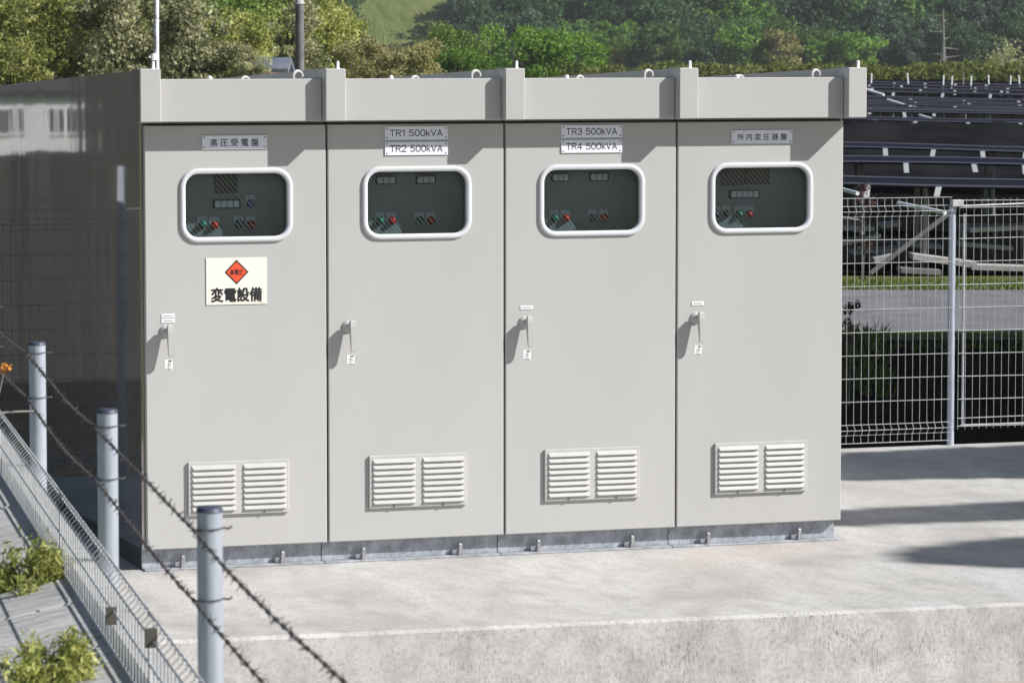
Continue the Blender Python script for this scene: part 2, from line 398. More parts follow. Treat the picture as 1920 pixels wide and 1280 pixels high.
# ------------------------------------------------------------------ lettering
def text_geo(s, height, cx, cz, width=None, bold=0.0, space=1.0):
    cu = bpy.data.curves.new('lettering', 'FONT'); cu.body = s; cu.size = 1; cu.offset = bold; cu.space_character = space; cu.resolution_u = 4
    o = bpy.data.objects.new('lettering', cu); COL.objects.link(o)
    dg = bpy.context.evaluated_depsgraph_get(); me = bpy.data.meshes.new_from_object(o.evaluated_get(dg))
    vs = np.array([v.co[:] for v in me.vertices]); fs = [tuple(p.vertices) for p in me.polygons]
    bpy.data.objects.remove(o); bpy.data.curves.remove(cu); bpy.data.meshes.remove(me)
    mn = vs.min(0); mx_ = vs.max(0); sz = height / (mx_[1] - mn[1]); sxx = (width / (mx_[0] - mn[0])) if width else sz
    return [((v[0] - (mn[0] + mx_[0]) / 2) * sxx + cx, (v[1] - (mn[1] + mx_[1]) / 2) * sz + cz) for v in vs], fs
def add_text(mb, s, height, cx, cz, y, width=None, bold=0.0, space=1.0, mi=0):
    vs, fs = text_geo(s, height, cx, cz, width, 0.0, space)
    if bold <= 0: mb.add([(a, y, b) for a, b in vs], fs, mi); return
    r = bold * height                                               # heavier strokes: a few shifted layers
    for k in range(8):
        dx, dz = r * math.cos(k * math.pi / 4), r * math.sin(k * math.pi / 4); mb.add([(a + dx, y - .00003 * k, b + dz) for a, b in vs], fs, mi)

STROKES = {
 'T': (.70, [[(0, 1), (.7, 1)], [(.35, 1), (.35, 0)]]), 'R': (.64, [[(0, 0), (0, 1), (.4, 1), (.56, .93), (.61, .76), (.56, .59), (.4, .52), (0, .52)], [(.32, .52), (.64, 0)]]),
 '1': (.30, [[(.04, .80), (.24, 1), (.24, 0)]]), '2': (.62, [[(0, .72), (.05, .90), (.2, 1), (.42, 1), (.57, .9), (.6, .72), (.5, .5), (0, 0), (.62, 0)]]),
 '3': (.60, [[(0, .8), (.1, .95), (.3, 1), (.5, .94), (.57, .76), (.48, .58), (.28, .53), (.5, .48), (.6, .28), (.5, .06), (.3, 0), (.1, .04), (0, .2)]]),
 '4': (.64, [[(.46, 0), (.46, 1), (0, .3), (.64, .3)]]), '5': (.60, [[(.55, 1), (.1, 1), (.04, .55), (.2, .64), (.4, .62), (.56, .49), (.6, .3), (.5, .08), (.3, 0), (.1, .04), (0, .2)]]),
 '0': (.60, [[(.3 + .3 * math.cos(a * math.pi / 10), .5 + .5 * math.sin(a * math.pi / 10)) for a in range(21)]]), 'k': (.46, [[(0, 0), (0, 1)], [(.42, .68), (0, .26)], [(.15, .41), (.46, 0)]]),
 'V': (.68, [[(0, 1), (.34, 0), (.68, 1)]]), 'A': (.68, [[(0, 0), (.34, 1), (.68, 0)], [(.11, .33), (.57, .33)]]), ' ': (.26, [])}
def engrave(mb, s, height, cx, cz, y, width, line):
    x = 0; segs = []
    for ch in s:
        wd, pl = STROKES[ch]
        for p in pl: segs += [((p[i][0] + x, p[i][1]), (p[i + 1][0] + x, p[i + 1][1])) for i in range(len(p) - 1)]
        x += wd + .20
    x -= .20; k = 0
    for a, b in segs:
        A = np.array([cx + (a[0] / x - .5) * width, cz + (a[1] - .5) * height]); B = np.array([cx + (b[0] / x - .5) * width, cz + (b[1] - .5) * height])
        t = (B - A) / np.linalg.norm(B - A); n = np.array([-t[1], t[0]]) * line / 2; A = A - t * line * .35; B = B + t * line * .35; yy = y - .00002 * (k % 3); k += 1
        mb.add([(q[0], yy, q[1]) for q in (A - n, B - n, B + n, A + n)], [(0, 1, 2, 3)])

# ================================================================== SETTING: terrain, pavement, road
PADL = lambda x: -2.10 - 0.043 * (x - .28)            # front edge of the concrete pavement
def terrain(x, y):
    x = np.asarray(x, float); y = np.asarray(y, float)
    l = (x - CAM[0]) * rt[0] + (y - CAM[1]) * rt[1]; d = (x - CAM[0]) * fh[0] + (y - CAM[1]) * fh[1]
    zf = np.interp(d, [24, 26.3, 28.4, 29.4, 31.0, 31.2, 37, 150, 380, 386, 470, 800, 1500], [-.34, -1.25, -1.2, -.75, .04, .08, .13, .12, .0, .7, 32, 60, 60])
    fall = -.02 * np.clip(l - 3, 0, 40) * sstep(36, 60, d) * (1 - sstep(150, 300, d)); zf = zf + fall * .6
    q = l / np.maximum(d, 1)
    zl = np.where(d > 26, -1.5, -.34); zf = zf + (zl - zf) * sstep(.17, .24, -q) * (1 - sstep(200, 330, d))
    z = np.where(y > 3.98, zf, -.36)
    xl = -1.81 + .115 * (y + 6.6)                       # line of the barbed wire fence
    z = np.where((y < 3.98), -.36 - .9 * sstep(.15, 1.2, xl - x), z)
    return z
def grid_sheet(name, xs, ys, zfun, mats, mfun=None):
    X, Y = np.meshgrid(xs, ys); Z = zfun(X, Y); nx, ny = len(xs), len(ys)
    mb = MB(); mb.v = list(map(tuple, np.stack([X, Y, Z], -1).reshape(-1, 3).tolist()))
    for j in range(ny - 1):
        for i in range(nx - 1):
            a = j * nx + i; mb.f.append((a, a + 1, a + nx + 1, a + nx)); mb.sm.append(True)
            mb.m.append(mfun((xs[i] + xs[i + 1]) / 2, (ys[j] + ys[j + 1]) / 2) if mfun else 0)
    return mb.build(name, mats)
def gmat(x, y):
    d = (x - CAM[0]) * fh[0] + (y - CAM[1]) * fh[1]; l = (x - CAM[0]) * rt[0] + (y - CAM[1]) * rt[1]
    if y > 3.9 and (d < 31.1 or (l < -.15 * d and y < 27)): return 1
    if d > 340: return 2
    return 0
xs = np.unique(np.round(np.r_[np.linspace(-700, -130, 8), np.linspace(-120, -14, 20), np.linspace(-13, 45, 150), np.linspace(46, 320, 90), np.linspace(330, 800, 8)], 3))
ys = np.unique(np.round(np.r_[np.linspace(-500, -40, 8), np.linspace(-36, 3.9, 30), [3.97, 3.99], np.linspace(4.1, 26, 120), np.linspace(26.5, 130, 60), np.linspace(133, 460, 110), np.linspace(480, 900, 10)], 3))
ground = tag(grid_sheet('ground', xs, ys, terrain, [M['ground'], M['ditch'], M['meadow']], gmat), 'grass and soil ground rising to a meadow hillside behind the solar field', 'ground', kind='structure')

# concrete pavement slab (top and stained front face)
mb = MB()
nx = 60; px_ = np.linspace(-2.6, 40, nx); bev = .012
rng = np.random.default_rng(3)
rows = []
for x in px_:
    e = PADL(x); j = rng.uniform(-.006, .006)
    rows.append([(x, 3.97, 0), (x, e + .03 + j, 0), (x, e + j * .6, -.012 + j * .4), (x, e - .004, -.30), (x, e - .004, -.42)])
V_ = [p for r_ in rows for p in r_]
for i in range(nx - 1):
    for k in range(4):
        a = i * 5 + k; mb.f.append((a, a + 1, a + 6, a + 5)); mb.m.append(0 if k == 0 else 1); mb.sm.append(False)
mb.v = V_
mb.add([(-2.6, 3.97, 0), (40, 3.97, 0), (40, 3.97, -.9), (-2.6, 3.97, -.9)], [(0, 1, 2, 3)], 1)
tag(mb.build('concrete_pavement', [M['pave'], M['paveface']]), 'pale concrete pavement slab with stained front face under the cabinets', 'pavement', kind='structure')
mb = MB(); mb.add([(-1.4, -9, -.354), (40, -9, -.354), (40, -1.9, -.350), (-1.4, -1.9, -.350)], [(0, 1, 2, 3)])
tag(mb.build('paved_apron', M['apron']), 'pinkish concrete paving below the slab edge', 'paving', kind='structure')
# service road behind the ditch
mb = MB(); L = np.linspace(-7.5, 30, 40)
for i, l in enumerate(L):
    for d in (30.98, 33.3, 35.9):
        p = ld(l, d); z = float(terrain(p[0], p[1])); mb.v.append((p[0], p[1], z + .03 + (.015 if d == 33.3 else 0)))
for i in range(len(L) - 1):
    for k in (0, 1): a = i * 3 + k; mb.f.append((a, a + 1, a + 4, a + 3)); mb.m.append(0); mb.sm.append(True)
tag(mb.build('road', M['asphalt']), 'grey service road between the ditch and the solar racks', 'road', kind='structure')
# added black sheet, stands in for the dark shade below the solar rows
mb = MB(); L = np.linspace(-10, 60, 36); Dd = np.linspace(38.4, 146, 52)
for l in L:
    for d in Dd:
        p = ld(l * (d / 146) ** .5, d); mb.v.append((p[0], p[1], float(terrain(p[0], p[1])) + .03))
for i in range(len(L) - 1):
    for k in range(len(Dd) - 1): a = i * len(Dd) + k; mb.f.append((a, a + 1, a + len(Dd) + 1, a + len(Dd))); mb.m.append(0); mb.sm.append(True)
tag(mb.build('row_shade_sheet', M['sheet']), 'added black ground sheet in place of the shade under the solar rows', 'ground sheet', kind='structure')

# ================================================================== CABINETS
CD = 3.72          # cabinet depth
def roofz(y): return 2.39 - .031 * (y + .163)
def rrect(x0, z0, x1, z1, r, n=6):
    pts = []
    for cx, cz, a0 in ((x1 - r, z1 - r, 0), (x0 + r, z1 - r, 90), (x0 + r, z0 + r, 180), (x1 - r, z0 + r, 270)):
        for k in range(n + 1):
            a = R(a0 + 90 * k / n); pts.append((cx + r * math.cos(a), cz + r * math.sin(a)))
    return pts
WIN = (.176, 1.564, .729, 1.918); INN = (.202, 1.588, .703, 1.891)
def ringfaces(n, a, b): return [(a + k, a + (k + 1) % n, b + (k + 1) % n, b + k) for k in range(n)]

def eye_bolt(root, x, y, z, ry=0.35):
    mb = MB(); mb.torus((x, y, z + .038), (math.cos(ry), math.sin(ry), 0), (0, 0, 1), .0265, .0085)
    mb.lathe([(.016, -.012), (.016, .004), (.010, .012)], (x, y, z), n=12)
    return mb.build('eye_bolt', M['louvre'], root)

lamp_sets = [
 [(.302 - .02, 'lampgreen'), 0],]
def inst(px, py): p = on_y(px, py, .165); return p[0], p[2]

def make_cabinet(i, label):
    root = empty('electrical_cabinet', (i * .9, 0, 0))
    tag(root, label, 'electrical cabinet', 'electrical cabinets in a row on the pavement')
    ox = i * .9
    # body: open-fronted shell
    b = MB(); x0, x1 = .004, .896; t_ = .02
    b.box(x0, .034, .102, x0 + t_, CD, 2.13); b.box(x1 - t_, .034, .102, x1, CD, 2.13)
    b.box(x0 + t_, CD - t_, .102, x1 - t_, CD, 2.13); b.box(x0 + t_, .034, .102, x1 - t_, CD - t_, .122)
    b.box(x0 + t_, .034, 2.11, x1 - t_, CD - t_, 2.13)
    for xa in ((x0 + t_, x0 + .06), (x1 - .06, x1 - t_)): b.box(xa[0], .036, .122, xa[1], .06, 2.11)
    b.build('body', [M['inside']], root)
    if i == 3:
        sp = MB(); sp.box(x1 + .0003, .034, .102, x1 + .004, CD, 2.13); sp.build('side_panel', M['paint'], root)
    # door with a rounded window opening and returned edges
    d = MB(); dx0, dx1, dz0, dz1 = .005, .895, .102, 2.122
    n = 28; hole = rrect(*INN, .062, 6)
    outer = []
    cx, cz = (INN[0] + INN[2]) / 2, (INN[1] + INN[3]) / 2
    e = .004
    def edge(pt, ax0, az0, ax1, az1):
        dx, dz = pt[0] - cx, pt[1] - cz; s_ = 1e9
        if dx > 1e-9: s_ = min(s_, (ax1 - cx) / dx)
        if dx < -1e-9: s_ = min(s_, (ax0 - cx) / dx)
        if dz > 1e-9: s_ = min(s_, (az1 - cz) / dz)
        if dz < -1e-9: s_ = min(s_, (az0 - cz) / dz)
        return (cx + dx * s_, cz + dz * s_)
    # split the face in strips: full-width strips above and below plus two beside the hole
    ins = [edge(p, INN[0] - .02, INN[1] - .02, INN[2] + .02, INN[3] + .02) for p in hole]
    a0, b0, a1, b1 = INN[0] - .02, INN[1] - .02, INN[2] + .02, INN[3] + .02
    # snap the four corner directions
    cor = [(a1, b1), (a0, b1), (a0, b0), (a1, b0)]
    for ci, kk in enumerate((3, 10, 17, 24)): ins[kk] = cor[ci]
    vs = [(p[0], 0, p[1]) for p in hole] + [(p[0], 0, p[1]) for p in ins] + [(p[0], .03, p[1]) for p in hole]
    d.add(vs, [tuple(reversed(f)) for f in ringfaces(n, 0, n)] + ringfaces(n, 0, 2 * n))
    for (xa, za, xb, zb) in ((dx0 + e, dz0 + e, dx1 - e, b0), (dx0 + e, b1, dx1 - e, dz1 - e), (dx0 + e, b0, a0, b1), (a1, b0, dx1 - e, b1)):
        d.add([(xa, 0, za), (xb, 0, za), (xb, 0, zb), (xa, 0, zb)], [(0, 1, 2, 3)])
    q0 = [(dx0 + e, 0, dz0 + e), (dx1 - e, 0, dz0 + e), (dx1 - e, 0, dz1 - e), (dx0 + e, 0, dz1 - e)]
    q1 = [(dx0, e, dz0), (dx1, e, dz0), (dx1, e, dz1), (dx0, e, dz1)]; q2 = [(p[0], .03, p[2]) for p in q1]
    d.add(q0 + q1 + q2, [tuple(reversed(f)) for f in ringfaces(4, 0, 4) + ringfaces(4, 4, 8)])
    door = d.build('door', M['paint'], root)
    # window frame: rounded profile
    fr_ = MB(); prof = [(0.0, -.0005), (.001, -.008), (.004, -.0115), (.012, -.0125), (.021, -.0115), (.0258, -.007), (.0265, .006)]
    for (ins_, y_) in prof:
        fr_.v += [(p[0], y_, p[1]) for p in rrect(WIN[0] + ins_, WIN[1] + ins_, WIN[2] - ins_, WIN[3] - ins_, max(.03, .088 - ins_), 6)]
    for k in range(len(prof) - 1):
        for f in ringfaces(28, k * 28, (k + 1) * 28): fr_.f.append(tuple(reversed(f))); fr_.m.append(0); fr_.sm.append(True)
    fr_.build('window_frame', M['frame'], door)
    gp = MB(); h2 = rrect(INN[0] + .0008, INN[1] + .0008, INN[2] - .0008, INN[3] - .0008, .060, 6)
    gp.add([(p[0], .004, p[1]) for p in h2], [tuple(reversed(range(28)))])
    gp.build('window_pane', M['glass'], door)
    # louvred vent
    v_ = MB(); vx0, vx1, vz0, vz1 = .204, .701, .259, .517
    v_.box(vx0, -.015, vz0, vx1, -.0005, vz1, 0, .003)
    for (la, lb) in ((.216, .442), (.469, .692)):
        n_l = 8; pitch = .0284; ztop = .501
        for k in range(n_l):
            zt = ztop - k * pitch; zb = zt - .021; yo = -.0265; e_ = .012
            P = [(la + .004, -.0152, zt), (lb - .004, -.0152, zt), (la, yo, zb + .003), (lb - 0, yo, zb + .003), (la - .0, yo, zb), (lb, yo, zb), (la + .004, -.0152, zb - .003), (lb - .004, -.0152, zb - .003),
                 (la + e_, yo, zb + .003), (lb - e_, yo, zb + .003), (la + e_, yo, zb), (lb - e_, yo, zb)]
            v_.add(P, [(0, 8, 9, 1), (8, 10, 11, 9), (10, 6, 7, 11), (0, 6, 10, 8), (1, 9, 11, 7)], 0)
    vent = v_.build('vent_panel', M['louvre'], door)
    # handle
    h = MB(); hx, hz = .104, 1.148
    h.lathe([(.030, -.0005), (.030, -.006), (.026, -.010), (.015, -.011), (.015, -.034)], (hx, 0, hz), 'y', 20)
    hv = []
    for (z_, w_, yf, yb) in ((1.180, .006, -.052, -.040), (1.174, .0095, -.060, -.032), (1.150, .0105, -.064, -.030), (1.110, .0095, -.064, -.036), (1.060, .0080, -.062, -.044), (1.036, .0075, -.061, -.048), (1.028, .006, -.059, -.050)):
        w_ *= 1.3; yf -= .003; hv += [(hx + .008 - w_, yf, z_), (hx + .008 + w_, yf, z_), (hx + .008 + w_, yb, z_), (hx + .008 - w_, yb, z_)]
    h.add(hv, [(a * 4 + k, (a + 1) * 4 + k, (a + 1) * 4 + (k + 1) % 4, a * 4 + (k + 1) % 4) for a in range(6) for k in range(4)] + [(0, 1, 2, 3), (27, 26, 25, 24)])
    h.build('handle', M['louvre'], door)
    # fascia of the canopy, soffit, roof
    fa = MB(); fa.box(.052, -.105, 2.14, .848, -.085, 2.342, 0, .003); fa.box(.052, -.0845, 2.142, .848, .0, 2.152); fa.box(.06, -.0845, 2.152, .84, -.06, 2.158)
    fa.build('fascia', M['paint'], root)
    rf = MB(); zf0 = 2.335; 
    rf.add([(.05, -.0845, 2.320), (.85, -.0845, 2.320), (.85, CD, 2.20), (.05, CD, 2.20), (.05, -.0845, 2.305), (.85, -.0845, 2.305), (.85, CD, 2.185), (.05, CD, 2.185)],
           [(0, 1, 2, 3), (7, 6, 5, 4), (0, 4, 5, 1), (2, 6, 7, 3)])
    rf.box(.004, .03, 2.13, .896, .05, 2.18)
    rf.build('roof', M['paint'], root)
    # joint cover beam at the left joint (the last cabinet also carries the right end one)
    def beam(xc, first=False, last=False):
        bm_ = MB(); bm_.box(xc - .05, -.163, 2.14, xc + .05, -.0, 2.39, 0, .004)
        xl, xr = (xc - .012, xc + .05) if first else ((xc - .05, xc + .012) if last else (xc - .05, xc + .05))
        ya, yb = .0005, CD
        za = 2.16 if not (first or last) else 2.14
        bm_.add([(xl, ya, za), (xr, ya, za), (xr, yb, za), (xl, yb, za), (xl, ya, roofz(ya)), (xr, ya, roofz(ya)), (xr, yb, roofz(yb)), (xl, yb, roofz(yb))],
                [(3, 2, 1, 0), (4, 5, 6, 7), (0, 1, 5, 4), (2, 3, 7, 6), (1, 2, 6, 5), (3, 0, 4, 7)])
        o = bm_.build('roof_beam', M['paint'] if not first else M['paint'], root)
        s_ = MB(); s_.lathe([(.011, 0), (.011, .006), (.0075, .007), (.0075, .034), (.004, .038)], (xc + .028, -.10, 2.388), n=10); s_.build('bolt', M['white'], o)
        return o
    beam(0.0, first=(i == 0))
    if i == 3: beam(.9, last=True)
    eye_bolt(root, .784, .10, 2.312); eye_bolt(root, .784, 1.12, 2.275)
    s_ = MB(); s_.lathe([(.013, 0), (.013, .03), (.010, .042), (.005, .046)], (.338, .05, 2.31), n=10); s_.build('roof_stud', M['white'], root)
    # base channel with flange and anchor bolts
    bc = MB(); lx0, lx1 = (-.010 if i == 0 else -.0195), (.878 if i < 3 else .880); lx0 += .0015
    bc.box(lx0, .055, .010, lx1, .075, .100); bc.box(lx0, -.006, .0005, lx1, .055, .0095, 0, .002); bc.box(lx0, .0755, .0005, lx1, CD - .1, .098, 1)
    base = bc.build('base_channel', [M['galv'], M['inside']], root)
    for bx in (.182, .676):
        ab = MB(); ab.lathe([(.022, 0), (.022, .004), (.019, .0045), (.019, .020), (.0125, .0185), (.0125, .052), (.009, .057)], (bx, .022, .0095), n=6, smooth=False)
        ab.build('anchor_bolt', M['bolt'], base)
    # small screws on the vent
    for sx_ in (.330, .581):
        sc = MB(); sc.lathe([(.0045, 0), (.0045, -.007)], (sx_, -.0152, .2685), 'y', 8); sc.box(sx_ - .0015, -.0225, .268, sx_ + .0015, -.0215, .279)
        sc.build('wing_screw', M['screw'], root)
    # instrument panel behind the window
    ip = MB(); ip.box(.03, 0.172, 1.35, .87, .19, 2.10); ip.box(.066, .061, 1.32, .83, .30, 1.335)
    ipo = ip.build('instrument_panel', M['panelgrey'], root)
    def meter(px0, px1, py0, py1, nseg, big=False):
        a = inst(px0, (py0 + py1) / 2); c_ = inst(px1, (py0 + py1) / 2); tz = inst((px0 + px1) / 2, py0)[1]; bz = inst((px0 + px1) / 2, py1)[1]
        xa, xb = a[0] - ox, c_[0] - ox; mm = MB(); mm.box(xa, 0.1520, bz, xb, 0.1715, tz, 0, .002)
        if big: mm.box(xa + .008, 0.1505, bz + .02, xb - .008, 0.1518, tz - .01, 0)
        else:
            wd = (xb - xa - .012) / nseg
            for k in range(nseg): mm.box(xa + .006 + wd * k + .002, 0.1505, bz + .006, xa + .006 + wd * (k + 1) - .002, 0.1518, tz - .006, 1)
        mm.build('meter', [M['black'], M['meterface'], M['inside']], ipo)
    def lamp(px, py, kind):
        x_, z_ = inst(px, py); x_ -= ox; lp = MB()
        lp.box(x_ - .026, 0.1660, z_ - .005, x_ + .022, 0.1715, z_ + .040, 2, .001)
        lp.lathe([(.019, 0.1655), (.019, 0.1580), (.0155, 0.1570), (.0155, 0.1500), (.012, 0.1420), (.005, 0.1390)], (x_, 0, z_), 'y', 16, 0)
        lp.lathe([(.0205, 0.1657), (.0205, 0.1610), (.0195, 0.1605)], (x_, 0, z_), 'y', 16, 1)
        lp.build('indicator_lamp', [M[kind], M['black'], M['lampplate']], ipo)
    if i == 0:
        meter(402, 444, 318, 363, 1, True); meter(399, 450, 374, 391, 4); lamp(470, 381, 'lamppurple')
        for a in ((380, 421, 'lampgreen'), (402, 422, 'lampred'), (448, 420, 'lampgreen'), (470, 421, 'lampred')): lamp(*a)
    if i == 1:
        meter(704, 742, 330, 346, 3); meter(779, 816, 329, 345, 3)
        for a in ((713, 414, 'lampgreen'), (735, 414, 'lampred'), (787, 413, 'lampgreen'), (808, 413, 'lampred')): lamp(*a)
    if i == 2:
        meter(1033, 1067, 325, 341, 3); meter(1104, 1140, 324, 340, 3)
        for a in ((1040, 409, 'lampgreen'), (1061, 409, 'lampred'), (1111, 408, 'lampgreen'), (1132, 408, 'lampred')): lamp(*a)
    if i == 3:
        meter(1352, 1393, 306, 348, 1, True); meter(1397, 1442, 306, 346, 1, True); meter(1367, 1423, 356, 372, 5)
        for a in ((1342, 402, 'lampdark'), (1362, 401, 'lampdark'), (1386, 401, 'lampgreen'), (1405, 401, 'lampred')): lamp(*a)
    # name plates
    plates = {0: [(.444, 2.040, .318, .066, '高 圧 受 電 盤', .036, .237)], 1: [(.449, 2.078, .318, .064, 'TR1 500kVA', .031, .264), (.449, 2.003, .318, .064, 'TR2 500kVA', .031, .264)],
              2: [(.450, 2.079, .317, .061, 'TR3 500kVA', .031, .264), (.450, 2.006, .317, .064, 'TR4 500kVA', .031, .264)], 3: [(.453, 2.0455, .325, .067, '所 内 変 圧 器 盤', .033, .266)]}[i]
    for (cx_, cz_, w_, h_, s, th, tw) in plates:
        pb = MB(); pb.box(cx_ - w_ / 2, -.006, cz_ - h_ / 2, cx_ + w_ / 2, -.0004, cz_ + h_ / 2, 0, .0008)
        for sx_ in (-1, 1):
            for sz_ in (-1, 1): pb.lathe([(.0042, -.006), (.0036, -.0076)], (cx_ + sx_ * (w_ / 2 - .010), 0, cz_ + sz_ * (h_ / 2 - .010)), 'y', 10, 1)
        po = pb.build('name_plate', [M['plate'], M['screw']], root)
        tb = MB()
        if i in (1, 2): engrave(tb, s, .0295, cx_ - .002, cz_, -.0066, .264, .0042)
        else: add_text(tb, s, th, cx_ - .001, cz_, -.0066, tw, bold=.010)
        tb.build('lettering', M['ink'], po)
    # sticker under the handle: a heading, a round turn mark, two lines of tiny print
    st = MB(); sxc, sz0, sz1 = .116, .957, 1.010
    st.add([(sxc - .019, -.0008, sz0), (sxc + .019, -.0008, sz0), (sxc + .019, -.0008, sz1), (sxc - .019, -.0008, sz1)], [(0, 1, 2, 3)])
    sto = st.build('caution_sticker', M['white'], root)
    tb = MB(); add_text(tb, '危険', .009, sxc + .006, 1.0035, -.0014, .018, bold=.02)
    ring = rrect(sxc - .0105, .973, sxc + .0105, .994, .0104, 5); ri = rrect(sxc - .009, .9745, sxc + .009, .9925, .0089, 5); nn = len(ring)
    tb.add([(p[0], -.0014, p[1]) for p in ring] + [(p[0], -.0014, p[1]) for p in ri], [tuple(reversed(f)) for f in ringfaces(nn, 0, nn)])
    tb.add([(sxc - .001, -.0014, .976), (sxc + .001, -.0014, .976), (sxc + .001, -.0014, .986), (sxc - .001, -.0014, .986), (sxc - .005, -.0014, .986), (sxc + .005, -.0014, .986), (sxc, -.0014, .9915)], [(0, 1, 2, 3), (4, 5, 6)])
    for z_ in (.967, .961):
        x_ = sxc - .016
        rr = random.Random(int(z_ * 1000) + i)
        while x_ < sxc + .014:
            w_ = rr.uniform(.002, .006); tb.add([(x_, -.0014, z_ - .0014), (x_ + w_, -.0014, z_ - .0014), (x_ + w_, -.0014, z_ + .0014), (x_, -.0014, z_ + .0014)], [(0, 1, 2, 3)]); x_ += w_ + .0012
    tb.build('lettering', M['ink'], sto)
    # narrow labels above the handle
    for (zc_, ) in {0: [(1.219,), (1.1955,)], 1: [], 2: [(1.219,)], 3: [(1.219,)]}[i]:
        lb_ = MB(); lb_.box(.081, -.003, zc_ - .0095, .145, -.0004, zc_ + .0095, 0, .0006); lo = lb_.build('door_label', M['white'], root)
        tb = MB(); rr = random.Random(int(zc_ * 1e4)); x_ = .089
        while x_ < .135:
            w_ = rr.uniform(.003, .005); tb.add([(x_, -.0034, zc_ - .003), (x_ + w_, -.0034, zc_ - .003), (x_ + w_, -.0034, zc_ + .003), (x_, -.0034, zc_ + .003)], [(0, 1, 2, 3)]); x_ += w_ + .0014
        tb.build('lettering', M['greyink'], lo)
    if i == 0:
        sg = MB(); sg.box(.300, -.004, 1.266, .599, -.0004, 1.490, 0, .001); so_ = sg.build('warning_sign', M['cream'], root)
        dm = MB(); cx_, cz_ = .4495, 1.4215
        for r_, y_, mi in ((.059, -.0046, 0), (.0495, -.0052, 1)):
            dm.add([(cx_ + r_, y_, cz_), (cx_, y_, cz_ + r_), (cx_ - r_, y_, cz_), (cx_, y_, cz_ - r_)], [(0, 1, 2, 3)], mi)
        dm.build('hazard_diamond', [M['ink'], M['orange']], so_)
        tb = MB(); add_text(tb, '高電圧', .027, cx_, cz_, -.0058, .062, bold=.014)
        add_text(tb, '変電設備', .066, .449, 1.3135, -.0046, .248, bold=.034); add_text(tb, 'ーーー', .0022, .573, 1.274, -.0046, .018)
        tb.build('lettering', M['ink'], so_)
        # dark polished steel side panels
        for ya, yb in ((.036, .9985), (1.0015, 2.95), (2.953, CD)):
            sp = MB(); zs = 2.1395
            ny = 10; sp.box(-.012, ya, .100, .0035, yb, zs)
            sp.build('side_panel', M['mirror'], root)
        sb = MB(); ya, yb = .0012, CD
        sb.add([(-.0135, ya, 2.14), (-.0135, yb, 2.14), (-.0135, yb, roofz(yb) - .002), (-.0135, ya, roofz(ya) - .002), (-.0122, ya, 2.14), (-.0122, yb, 2.14), (-.0122, yb, roofz(yb) - .002), (-.0122, ya, roofz(ya) - .002)], [(0, 3, 2, 1), (4, 5, 6, 7), (3, 7, 6, 2), (0, 1, 5, 4), (0, 4, 7, 3)])
        sb.build('side_panel', M['mirror'], root)
        sb = MB(); sb.box(-.0515, -.158, 2.1425, -.0502, -.001, 2.3875); sb.build('side_panel', M['mirror'], root)
    return root
make_cabinet(0, 'beige cabinet with the orange diamond warning sign on its door and dark polished side')
make_cabinet(1, 'beige cabinet whose door carries the TR1 and TR2 500kVA plates')
make_cabinet(2, 'beige cabinet whose door carries the TR3 and TR4 500kVA plates')
make_cabinet(3, 'beige cabinet at the mesh fence end of the row, nearest the solar field')

# ================================================================== FENCES
def wire_panel(mb, x0, x1, ztop, zbot, y, r=.0020, fold=.03, pitch=.05, hp=.1435, seed=0):
    """welded mesh panel in the xz-plane, V-folds at top and bottom (fold goes to -y)"""
    def prof(z0): return [(z0, 0), (z0 - .055, 0.0), (z0 - .085, -fold), (z0 - .115, 0)]
    pr = [(ztop, 0), (ztop - .05, 0), (ztop - .0825, -fold), (ztop - .115, 0), (zbot + .115, 0), (zbot + .0825, -fold), (zbot + .05, 0), (zbot, 0)]
    n = int(round((x1 - x0) / pitch))
    for k in range(n + 1):
        x = x0 + (x1 - x0) * k / n; mb.tube([(x, y + o, z) for z, o in pr], r, 4, caps=False, smooth=False)
    zs = [p for p in pr]; z = ztop - .115 - hp
    while z > zbot + .13: zs.append((z, 0)); z -= hp
    for z, o in zs:
        mb.tube([(x0 - .01, y + o - r * 1.6, z), (x1 + .01, y + o - r * 1.6, z)], r * 1.1, 4, caps=False, smooth=False)
def round_post(mb, x, y, z0, z1, r=.0243, mi=0, mc=1):
    mb.tube([(x, y, z0), (x, y, z1 - .008)], r, 18, mi); mb.lathe([(r + .001, -.008), (r + .001, -.002), (r * .93, .0015), (r * .4, .003)], (x, y, z1), n=18, mi=mc)

FY = 3.945
bf = empty('mesh_fence', (4.05, FY, 0)); tag(bf, 'galvanised welded mesh fence with folded wires along the back of the pavement', 'fence')
def local(o, root): o.location = -Vector(root.location)
for (xa, xb, sd) in ((-1.35, .02, 1), (.08, 2.02, 2), (2.08, 4.02, 3), (4.08, 6.02, 4), (7.35, 9.3, 5), (9.36, 11.3, 6)):
    mb = MB(); wire_panel(mb, xa, xb, 1.556, .035, FY - .035, seed=sd); local(mb.build('mesh_panel', M['meshwire'], bf), bf)
for x, zt in ((-1.40, 1.5), (-.79, 1.81), (.05, 1.5), (2.05, 1.5), (4.05, 1.5), (6.05, 1.505), (7.28, 1.5), (9.33, 1.5), (11.33, 1.5)):
    mb = MB(); round_post(mb, x, FY, 0, zt, .0255 if x != 6.05 else .0225); local(mb.build('post', [M['post'], M['postcap']], bf), bf)
gt = empty('mesh_gate', (6.125, FY, 0)); tag(gt, 'narrow mesh gate with thin white frame beside the fence post', 'gate')
mb = MB()
for k in range(24):
    x = 6.085 + k * .0497; mb.tube([(x, FY - .03, .10), (x, FY - .03 + .006 * math.sin(k * 1.7), 1.545)], .0019, 4, caps=False, smooth=False)
